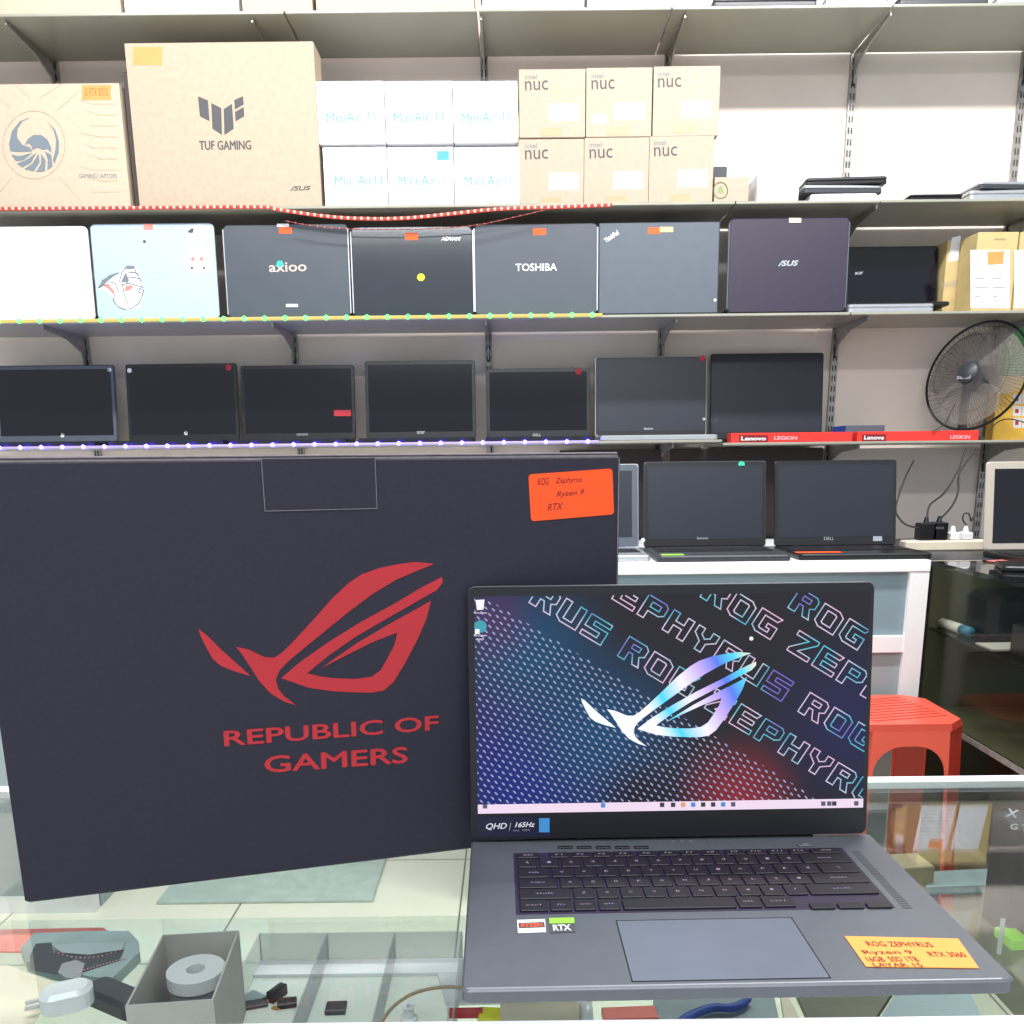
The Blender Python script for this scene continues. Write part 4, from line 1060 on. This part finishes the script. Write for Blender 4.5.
# orange price note on the palm rest
po = [bl(844.5, 937), bl(958, 939.5), bl(979, 969), bl(866, 967.5)]
link('price_note', prism(B(), [(p.x, p.y) for p in po], 0, .0005), mat('bright_orange_note', (255, 158, 74), .6, var=.03), base, Tp@Matrix.Translation((0, 0, .0003)), label='orange handwritten price note')
for s, a, b, h_ in (('ROG ZEPHYRUS', (866, 945), (932, 946), 4.5), ('Ryzen 9', (862, 954), (912, 954), 4.5), ('RTX 3060', (928, 955.5), (965, 956), 4.5), ('16GB  SSD 1TB', (866, 960.5), (918, 960.5), 4.5), ('LAYAR 15', (872, 966), (922, 966.5), 3.5)):
    text(base, 'handwriting', s, Tp, a, b, h_, M['ink'], shear=-.2, lift=.0012)

# lid
Fl = T(LX, LYh, .0215, LYaw)@Matrix.Rotation(PI/2-LT, 4, 'X')
LH = .2265
lid = link('lid', slab(LW-.001, LH, .0055, .007, .001, 0, LH/2+.001, -.0065), M['laptop'], tl_, Fl)
link('hinge', tube(B(), [(-.13, .004, .0175), (.13, .004, .0175)], .0038, 10), M['black'], tl_)
link('bezel', slab(LW-.0015, LH-.0015, .0012, .006, .0003, 0, LH/2+.001, -.0012), M['bezel'], lid, Fl)
def sl(px, py): return onface(Fl, px, py)
s00 = sl(475, 805); s11 = sl(866, 596)
X0 = sl(476, 700).x; X1 = sl(866.5, 700).x; Y1 = sl(670, 594).y; Y0 = sl(670, 810.5).y; YT = sl(670, 801.5).y
def screen_mat():
    m = bpy.data.materials.new('wallpaper_display'); m.use_nodes = True
    nt = m.node_tree; N = nt.nodes; Lk = nt.links; b = N['Principled BSDF']
    b.inputs['Base Color'].default_value = (.01, .01, .012, 1); b.inputs['Roughness'].default_value = .3; b.inputs['Specular IOR Level'].default_value = .22
    tc = N.new('ShaderNodeTexCoord'); sp = N.new('ShaderNodeSeparateXYZ'); Lk.new(tc.outputs['Object'], sp.inputs[0])
    def mth(op, a, b_=None, c_=None):
        n = N.new('ShaderNodeMath'); n.operation = op
        for i, v in enumerate((a, b_, c_)):
            if v is None: continue
            if isinstance(v, (int, float)): n.inputs[i].default_value = v
            else: Lk.new(v, n.inputs[i])
        return n.outputs[0]
    X, Y = sp.outputs[0], sp.outputs[1]
    # below the diagonal?
    p1 = sl(484, 597); p2 = sl(820, 800); dx, dy = (p2-p1).normalized()
    side = mth('ADD', mth('MULTIPLY', X, dy), mth('MULTIPLY', Y, -dx))       # grows below the line
    off = p1.x*dy-p1.y*dx
    mask = mth('GREATER_THAN', mth('SUBTRACT', side, off), 0.0)
    # perspective-like spacing is constant here: staggered slanted dots
    a_, b2 = .0066, .0102
    def grid(ox, oy):
        yy = mth('ADD', mth('DIVIDE', mth('ADD', Y, mth('MULTIPLY', X, .25)), b2), oy)
        xx = mth('ADD', mth('DIVIDE', X, a_), ox)
        u = mth('SUBTRACT', mth('FRACT', xx), .5); v = mth('SUBTRACT', mth('FRACT', yy), .5)
        v2 = mth('ADD', mth('MULTIPLY', v, 1.5), mth('MULTIPLY', u, .5))
        d = mth('SQRT', mth('ADD', mth('MULTIPLY', u, u), mth('MULTIPLY', mth('MULTIPLY', v2, v2), 2.2)))
        return mth('LESS_THAN', d, .215)
    dots = mth('MAXIMUM', grid(100, 100), grid(100.5, 100.5))
    dots = mth('MULTIPLY', dots, mask)
    col = None
    def blob(px, py, rad, c, prev):
        P = sl(px, py)
        ddx = mth('SUBTRACT', X, P.x); ddy = mth('SUBTRACT', Y, P.y)
        d = mth('SQRT', mth('ADD', mth('MULTIPLY', ddx, ddx), mth('MULTIPLY', ddy, ddy)))
        mr = N.new('ShaderNodeMapRange'); mr.interpolation_type = 'SMOOTHSTEP'
        Lk.new(d, mr.inputs[0]); mr.inputs[1].default_value = 0; mr.inputs[2].default_value = rad; mr.inputs[3].default_value = 1; mr.inputs[4].default_value = 0
        mx = N.new('ShaderNodeMix'); mx.data_type = 'RGBA'
        Lk.new(mr.outputs[0], mx.inputs['Factor'])
        if prev is None: mx.inputs['A'].default_value = (*lin((26, 23, 30)), 1)
        else: Lk.new(prev, mx.inputs['A'])
        mx.inputs['B'].default_value = (*lin(c), 1)
        return mx.outputs['Result']
    for bb in ((480, 700, .10, (44, 24, 70)), (520, 790, .13, (16, 30, 110)), (600, 730, .10, (10, 60, 96)), (530, 650, .09, (12, 62, 96)), (492, 620, .05, (60, 40, 84)), (740, 800, .07, (120, 30, 40)), (640, 800, .05, (20, 14, 26)), (850, 720, .1, (26, 26, 66))):
        col = blob(*bb, col)
    mx = N.new('ShaderNodeMix'); mx.data_type = 'RGBA'
    dc = blob(660, 720, .12, (226, 205, 214), None) if False else None
    Lk.new(dots, mx.inputs['Factor']); Lk.new(col, mx.inputs['A'])
    mx.inputs['B'].default_value = (*lin((140, 148, 182)), 1)
    Lk.new(mx.outputs['Result'], b.inputs['Emission Color']); b.inputs['Emission Strength'].default_value = .95
    return m
link('screen', bx(X0, X1, Y0, Y1, 0, .0003), screen_mat(), lid, Fl)
taskbar = link('taskbar', bx(X0, X1, Y0, YT, .0004, .0005), glow('taskbar_pink_white', (240, 218, 240), .78), lid, Fl)
# outlined slanted words
GL = {
 'R': [[(0, 0), (0, 6), (3.4, 6), (4, 5.2), (4, 3.2), (3.2, 2.5), (4, 0), (2.8, 0), (2, 2.4), (1.3, 2.4), (1.3, 0)], [(1.3, 4.8), (2.8, 4.8), (2.8, 3.6), (1.3, 3.6)]],
 'O': [[(0, 1), (0, 6), (3, 6), (4, 5), (4, 0), (1, 0)], [(1.1, 1.5), (1.1, 4.8), (2.6, 4.8), (2.9, 4.5), (2.9, 1.2), (1.4, 1.2)]],
 'G': [[(4, 6), (0, 6), (0, 1), (1, 0), (4, 0), (4, 3.3), (2.2, 3.3), (2.2, 2.2), (2.9, 2.2), (2.9, 1.2), (1.4, 1.2), (1.1, 1.5), (1.1, 4.8), (3.5, 4.8)]],
 'Z': [[(0, 6), (4, 6), (4, 5), (1.6, 1.2), (4, 1.2), (4, 0), (0, 0), (0, 1), (2.4, 4.8), (0, 4.8)]],
 'E': [[(0, 0), (0, 6), (4, 6), (3.6, 4.8), (1.2, 4.8), (1.2, 3.6), (3.6, 3.6), (3.6, 2.5), (1.2, 2.5), (1.2, 1.2), (4, 1.2), (4, 0)]],
 'P': [[(0, 0), (0, 6), (3.4, 6), (4, 5.2), (4, 3), (3.2, 2.2), (1.2, 2.2), (1.2, 0)], [(1.2, 4.8), (2.9, 4.8), (2.9, 3.4), (1.2, 3.4)]],
 'H': [[(0, 0), (0, 6), (1.2, 6), (1.2, 3.7), (2.8, 3.7), (2.8, 6), (4, 6), (4, 0), (2.8, 0), (2.8, 2.5), (1.2, 2.5), (1.2, 0)]],
 'Y': [[(1.4, 0), (1.4, 2.4), (0, 4), (0, 6), (1.2, 6), (1.2, 4.3), (2, 3.5), (2.8, 4.3), (2.8, 6), (4, 6), (4, 4), (2.6, 2.4), (2.6, 0)]],
 'U': [[(0, 6), (1.2, 6), (1.2, 1.2), (2.8, 1.2), (2.8, 6), (4, 6), (4, 0), (1, 0), (0, 1)]],
 'S': [[(4, 6), (0, 6), (0, 2.6), (2.8, 2.6), (2.8, 1.2), (0, 1.2), (0, 0), (4, 0), (4, 3.7), (1.2, 3.7), (1.2, 4.8), (4, 4.8)]],
}
o0 = sl(700, 700); av = sl(724.6, 714.8)-o0; uv = sl(712.4, 681)-o0
bm = B()
for word, (tx, ty), idx in (('ROG ZEPHYRUS', (800.4, 588), 0), ('ROG ZEPHYRUS', (737.5, 592.5), 1), ('ZEPHYRUS ROG Z', (773.5, 670), 7), ('RUS ROG ZEPHYRUS', (629.6, 636.3), 4)):
    pos = []; p = 0
    for ch in word:
        pos.append(p); p += .5 if ch == ' ' else 1
    org = sl(tx, ty)-uv-av*pos[idx]
    for ch, p in zip(word, pos):
        if ch == ' ': continue
        for loop in GL[ch]:
            pts = [org+av*(p+x/4*.82)+uv*(yy/6) for x, yy in loop]
            ribbon(bm, pts, .00105, True, 0, (X0+.001, YT+.001, X1-.001, Y1-.001))
def ramp_glow(name, stops, vec, s, wav=None):
    m = bpy.data.materials.new(name); m.use_nodes = True; nt = m.node_tree; b = nt.nodes['Principled BSDF']
    b.inputs['Base Color'].default_value = (.02, .02, .02, 1)
    tc = nt.nodes.new('ShaderNodeTexCoord'); r_ = nt.nodes.new('ShaderNodeValToRGB')
    mp = nt.nodes.new('ShaderNodeMapping')
    mp.inputs['Rotation'].default_value = (0, 0, vec[2]); mp.inputs['Scale'].default_value = (vec[0], vec[1], 1)
    if wav:
        n = nt.nodes.new('ShaderNodeTexNoise'); n.inputs['Scale'].default_value = wav; n.inputs['Detail'].default_value = 0
        nt.links.new(tc.outputs['Object'], n.inputs['Vector']); nt.links.new(n.outputs['Fac'], r_.inputs[0])
    else:
        mp.inputs['Location'].default_value = (vec[3], 0, 0)
        sx = nt.nodes.new('ShaderNodeSeparateXYZ'); nt.links.new(tc.outputs['Object'], mp.inputs[0]); nt.links.new(mp.outputs[0], sx.inputs[0]); nt.links.new(sx.outputs[0], r_.inputs[0])
    el = r_.color_ramp.elements
    while len(el) < len(stops): el.new(.5)
    for e_, (p_, c_) in zip(el, stops): e_.position = p_; e_.color = (*lin(c_), 1)
    nt.links.new(r_.outputs[0], b.inputs['Emission Color']); b.inputs['Emission Strength'].default_value = s
    return m
link('outlined_lettering', bm, ramp_glow('iridescent_outline', [(.25, (110, 90, 190)), (.38, (60, 170, 190)), (.5, (200, 190, 215)), (.62, (214, 170, 200)), (.75, (80, 180, 200))], (1, 1, 0, 0), .85, 26), lid, Fl@Matrix.Translation((0, 0, .0005)))
# pale emblem on the wallpaper
P0, P1, P2 = sl(581, 698), sl(646.5, 746), sl(751, 653)
A_ = Matrix(((68, 325, 1), (425, 605, 1), (930, 87, 1))).inverted()
cxs = A_@Vector((P0.x, P1.x, P2.x)); cys = A_@Vector((P0.y, P1.y, P2.y))
e0, e1_ = sl(600, 700), sl(757, 660)
em = ramp_glow('iridescent_emblem', [(.0, (226, 240, 250)), (.35, (236, 236, 246)), (.45, (40, 200, 232)), (.58, (230, 226, 250)), (.7, (186, 160, 235)), (.8, (70, 110, 225)), (.9, (70, 205, 230)), (1, (240, 225, 190))], (6.2, 6.2, R(-28), .12), .95)
em2 = em
for pl in LOGO:
    L = [Vector((cxs.dot(Vector((x, y_, 1))), cys.dot(Vector((x, y_, 1))))) for x, y_ in pl]
    bm = B(); prism(bm, [(p.x, p.y) for p in L], 0, .0001)
    link('screen_emblem', bm, em, lid, Fl@Matrix.Translation((0, 0, .0009)))
# taskbar icons, desktop icons
ic = {'b': glow('icon_blue', (60, 140, 220), .7), 'd': glow('icon_dark', (90, 90, 120), .5), 'o': glow('icon_orange', (235, 160, 120), .7), 'w': glow('icon_white', (235, 230, 240), .9), 'k': glow('icon_black', (40, 40, 60), .4), 't': glow('icon_teal', (30, 170, 190), .6)}
for px, c in ((485, 'd'), (603, 'b'), (662, 'k'), (673, 'k'), (683, 'o'), (693, 'b'), (703, 'k'), (713, 'k'), (723, 'b'), (733, 'd'), (823, 'd'), (829, 'd'), (834, 'k'), (856, 'd')):
    rpatch(lid, 'taskbar_icon', Fl, px-2.2, 802.2+(700-px)*.008, px+2.2, 806.6+(700-px)*.008, ic[c], .0006, t=.0001)
patch(lid, 'desktop_icon', Fl, [(475.5, 600), (484.5, 599.5), (483.5, 609.5), (477, 610)], ic['w'], .0006, .0001)
disc(lid, 'desktop_icon', Fl, 480.5, 626.5, 6.3, ic['t'], .0005)
rpatch(lid, 'desktop_icon', Fl, 475, 629, 479.5, 634, ic['w'], .0009, t=.0001)
for a, b, yy, s in ((474, 487, 613, 'Recycle'), (474, 487, 635.5, 'Edge'), (476, 484, 639.5, 'app')): text(lid, 'desktop_lettering', s, Fl, (a, yy), (b, yy), 2.2, ic['w'])
disc(lid, 'cursor', Fl, 751, 638.5, 2, ic['w'], .0009)
disc(lid, 'webcam', Fl, 671, 586.5, 1.5, M['black'], .0003)
# lower bezel sticker
rpatch(lid, 'feature_sticker', Fl, 477, 816.5, 551, 837, mat('navy_sticker', (26, 26, 54), .35, var=.05), .0003)
text(lid, 'sticker_lettering', 'QHD', Fl, (486, 826.5), (507, 826), 7, M['white'], bold=.015, shear=.3, lift=.0011)
text(lid, 'sticker_lettering', '/', Fl, (508.5, 826.5), (511.5, 826.3), 8, M['silver'], lift=.0011)
text(lid, 'sticker_lettering', '165Hz', Fl, (515, 824.5), (535, 824), 5, M['whitelid'], bold=.015, shear=.3, lift=.0011)
text(lid, 'sticker_lettering', '3ms  100%', Fl, (513, 830), (530, 829.7), 2, M['greyline'], lift=.0011)
rpatch(lid, 'feature_sticker', Fl, 539, 818, 549.5, 832, mat('sky_sticker', (70, 150, 215), .4, var=0), .0007)

# ------------------------------------------------------------------ things inside the counter
def q_on(z, *pts): return [at(a, b, z=z) for a, b in pts]
# open grey carton with a white roll
Q = q_on(-.062, (133, 1001), (206, 1000), (243, 930), (158, 930))
bxl, bxr = (Q[0].x+Q[3].x)/2, (Q[1].x+Q[2].x)/2; by0, by1 = (Q[0].y+Q[1].y)/2, (Q[2].y+Q[3].y)/2
w, d, hh = bxr-bxl, by1-by0, .085
t = thing('open_box', 'open grey card box holding a white roll inside the counter', 'box', T((bxl+bxr)/2, (by0+by1)/2, SZ+.0005, R(6)))
th = .0018
link('box_bottom', bx(-w/2, w/2, -d/2, d/2, 0, th), M['greytub'], t)
for a in ((-w/2, w/2, -d/2, -d/2+th), (-w/2, w/2, d/2-th, d/2), (-w/2, -w/2+th, -d/2+th, d/2-th), (w/2-th, w/2, -d/2+th, d/2-th)):
    link('box_wall', bx(*a, th, hh), M['greytub'], t)
cxr = (bxl+bxr)/2+.003; cyr = (by0+by1)/2+.012
t = thing('tape_roll', 'white round roll standing in the open grey box', 'roll', T(cxr, cyr, SZ+.003))
link('roll_body', lathe(B(), [(.008, 0), (.023, 0), (.023, .06), (.008, .06), (.008, 0)], 32), M['greyline'], t, smooth=False)
link('roll_top', lathe(B(), [(.008, .0602), (.0245, .0602), (.0245, .072), (.008, .072), (.008, .0602)], 32), M['whiteplastic'], t, label='white upper ring')
o = link('charger_brick', bx(-.008, .008, -.006, .006, 0, .03, .002), M['black'], None, T(cxr-.033, cyr-.02, SZ+.003)); setp(o, 'small black piece beside the white roll in the grey box', 'adapter')

def flat(name, label, cat, pts, z, t_, m, on=SZ):
    P = [at(a, b, z=z) for a, b in pts]
    c = sum(P, Vector((0, 0, 0)))/len(P)
    o = link(name, prism(B(), [(p.x-c.x, p.y-c.y) for p in P], 0, t_), m, None, T(c.x, c.y, z)); setp(o, label, cat); return o
flat('red_sheet', 'faded red card under the foil pack at the left edge inside the counter', 'card', [(-40, 953), (30, 953), (118, 939), (103, 929), (-40, 932)], SZ+.0005, .002, M['pink'])
o = flat('foil_pack', 'grey-teal foil pack of light strip beads inside the counter', 'pack', [(28, 972), (52, 980), (112, 991), (141, 962), (140, 952), (130, 941), (95, 941), (36, 943), (22, 958)], SZ+.004, .012, M['tealpack'])
def sub(o, name, pts, z, t_, m, label=None):
    P = [at(a, b, z=z) for a, b in pts]; c = sum(P, Vector((0, 0, 0)))/len(P)
    return link(name, prism(B(), [(p.x-c.x, p.y-c.y) for p in P], 0, t_), m, o, T(c.x, c.y, z), label)
zt = SZ+.0162
sub(o, 'dark_window', [(36, 944), (52, 943), (52, 950), (88, 957), (124, 950), (120, 960), (84, 972), (60, 975), (30, 970), (30, 956)], zt, .0006, M['darkgrey'], 'dark window of the pack')
sub(o, 'paper_patch', [(52, 946), (80, 943), (125, 943), (122, 950), (90, 955), (62, 953)], zt+.0008, .0005, M['greypanel'])
sub(o, 'paper_patch', [(58, 973), (62, 964), (76, 960), (85, 964), (80, 979), (66, 978)], zt+.0008, .0005, M['greyline'])
bm = B()
for k in range(16):
    u = k/15; P = at(54+66*u, 952+7*math.sin(PI*u)-2*u, z=zt+.001); bmesh.ops.create_icosphere(bm, subdivisions=1, radius=.0009, matrix=Matrix.Translation(P))
    P = at(78+48*u, 972-14*u, z=zt+.001); bmesh.ops.create_icosphere(bm, subdivisions=1, radius=.0009, matrix=Matrix.Translation(P))
link('beads', bm, M['palepink'], o, Matrix.Identity(4))['kind'] = 'stuff'
flat('cream_paper', 'cream paper sheet in the left corner inside the counter', 'paper', [(-40, 968), (8, 966), (58, 985), (30, 1030), (-40, 1030)], SZ+.0165, .001, M['creampaper'])
t = thing('travel_plug', 'pale travel plug with two metal pins inside the counter', 'plug', T(*at(68, 1006, z=SZ+.02).to_2d(), SZ+.018, R(25)))
link('plug_body', slab(.045, .03, .022, .012, .004), M['whitelid'], t)
for s in (-.005, .005): link('pin', bx(-.034, -.02, s-.0015, s+.0015, .01, .013), M['silver'], t)
o = link('grey_pouch', slab(.07, .03, .02, .01, .004), M['darkgrey'], None, T(*at(118, 1008, z=SZ).to_2d(), SZ, R(-30))); setp(o, 'dark grey pouch between the travel plug and the open box', 'pouch')
# clear organiser with compartments
Q = q_on(SZ+.0005, (226, 1040), (470, 1040), (463, 962), (262, 962))
ox0, ox1, oy0, oy1 = Q[3].x, Q[2].x, .56, (Q[2].y+Q[3].y)/2
t = thing('clear_organiser', 'clear plastic parts organiser with compartments inside the counter', 'organiser', T((ox0+ox1)/2, (oy0+oy1)/2, SZ+.0005))
w, d = ox1-ox0, oy1-oy0
link('tray', bx(-w/2, w/2, -d/2, d/2, 0, .0015), PL, t)
for k in range(4): link('divider', bx(-w/2+k*(w-.0012)/3, -w/2+k*(w-.0012)/3+.0012, -d/2, d/2, .0016, .034), PL, t)
for y in (-d/2, d/2-.0012): link('tray_wall', bx(-w/2, w/2, y, y+.0012, .0016, .034), PL, t)
link('back_strip', bx(-w/2, w/2, d/2-.03, d/2-.003, .0016, .005), M['whitelid'], t, label='white strip along the back')
def inside(name, label, cat, px, py, w_, d_, h_, m, rz=0, z=SZ+.0025):
    P = at(px, py, z=z+h_/2)
    o = link(name, bx(-w_/2, w_/2, -d_/2, d_/2, 0, h_, min(.001, h_*.3)), M[m], None, T(P.x, P.y, z, rz)); return setp(o, label, cat)
inside('memory_card', 'black card reader standing upright in the left compartment', 'card reader', 277, 993, .008, .02, .012, 'black', -.5)
inside('memory_card', 'larger black card in the left compartment beside the gold contacts', 'memory card', 287, 1003, .018, .012, .006, 'black', .2)
inside('memory_card', 'dark card at the left of the organiser', 'memory card', 256, 1004, .022, .012, .004, 'darkgrey', .3)
inside('contact_piece', 'gold contact piece between the black cards', 'connector', 268, 1000, .01, .006, .004, 'gold', .4)
inside('contact_piece', 'small gold contact piece at the front of the left compartment', 'connector', 276, 1008, .008, .004, .003, 'gold', -.3)
inside('chip', 'dark grey square chip in the middle compartment', 'chip', 336, 1008, .019, .016, .006, 'darkgrey', .05)
inside('green_board', 'dark green circuit board under the left of the organiser', 'circuit board', 246, 1002, .02, .035, .003, 'tealpack', -.6, SZ+.0025)
P = at(409, 1012, z=SZ+.01)
o = link('white_bobbin', lathe(B(), [(.0025, 0), (.008, 0), (.008, .002), (.005, .003), (.005, .012), (.007, .014), (.0025, .014), (.0025, 0)], 20), M['whiteplastic'], None, T(P.x, P.y, SZ+.0025), smooth=False); setp(o, 'small white bobbin in the right compartment', 'bobbin')
cable_pts = [at(a, b, z=SZ+.037) for a, b in [(378, 1030), (390, 1010), (410, 995), (435, 988), (462, 988), (480, 1000)]]
o = link('clear_cable', tube(B(), smooth_pts(cable_pts, 6), .0016, 7), M['tape'], None, smooth=True); setp(o, 'thin clear cable arching over the right of the organiser', 'cable')
flat('white_leaflet', 'crumpled white leaflet beside the laptop corner inside the counter', 'paper', [(446, 1006), (436, 972), (442, 965), (500, 955), (520, 1004)], SZ+.001, .004, M['white'])
inside('red_clip', 'red clip in front of the white leaflet', 'clip', 466, 1013, .03, .007, .008, 'red', 0, SZ+.012)
inside('yellow_label_box', 'yellow-green labelled box beside the red clip', 'box', 491, 1016, .022, .02, .006, 'yellow', -.1, SZ+.012)
P = at(545, 1012, z=SZ+.02)
t = thing('parts_jar', 'clear jar lying below the laptop front inside the counter', 'jar', T(P.x, P.y-.005, SZ+.016))
link('jar_body', tube(B(), [(-.04, 0, 0), (.03, 0, 0)], .015, 16), M['creampaper'], t, smooth=True); link('jar_lid', tube(B(), [(.031, 0, 0), (.042, 0, 0)], .0155, 16), M['whitelid'], t, smooth=True)
inside('red_label_box', 'red labelled pack below the laptop front', 'pack', 630, 1017, .05, .02, .01, 'pink', .05, SZ+.001)
flat('clear_bag', 'clear bag holding a blue cable below the laptop front', 'bag', [(650, 1040), (655, 985), (770, 985), (782, 1040)], SZ+.002, .006, M['greypanel'])
cp = [at(a, b, z=SZ+.014) for a, b in [(670, 1030), (690, 1016), (712, 1008), (730, 1008), (742, 1004), (748, 998)]]
o = link('blue_cable', tube(B(), smooth_pts(cp, 6), .004, 8), M['blue'], None, smooth=True); setp(o, 'thick blue cable on the clear bag below the laptop front', 'cable')
flat('wooden_stick', 'pale wooden stick right of the clear bag', 'stick', [(786, 1036), (780, 1000), (787, 1000), (806, 1036)], SZ+.002, .006, M['creampaper'])
flat('dark_tray', 'dark tray right of the wooden stick inside the counter', 'tray', [(812, 1034), (790, 985), (900, 985), (868, 1034)], SZ+.001, .006, M['olive'])
flat('grey_tray', 'grey-green tray at the right front inside the counter', 'tray', [(874, 1034), (905, 985), (965, 990), (985, 1034)], SZ+.001, .008, M['greypanel'])
flat('grey_drive', 'grey flat drive lying on the inner shelf right of the laptop', 'drive', [(925, 895), (1003, 892), (990, 876), (930, 879)], SZ+.001, .01, M['tealpack'])
# far part seen through the right side
inside('tan_carton', 'small tan carton on the inner shelf right of the laptop screen', 'box', 905, 872, .05, .04, .03, 'tape', .1, SZ+.001)
P = at(1024, 815, y=.90)
t = thing('black_carton', 'black carton with white letters at the right edge inside the counter', 'box', T(P.x+.035, .90, SZ+.0005))
link('carton_body', bx(-.05, .05, -.02, .03, .0, .125, .001), M['navy'], t)
F = face(P.x+.035, .88, SZ)
text(t, 'lettering', 'X', F, (1006, 812), (1018, 814), 8, M['white'], bold=.02)
text(t, 'lettering', 'G T', F, (1010, 826), (1028, 828), 6, M['white'], bold=.02)
inside('green_block', 'small pale green block at the right edge inside the counter', 'clip', 1012, 938, .02, .03, .012, 'lime', .1, SZ+.001)  # plain pale green block on the inner shelf
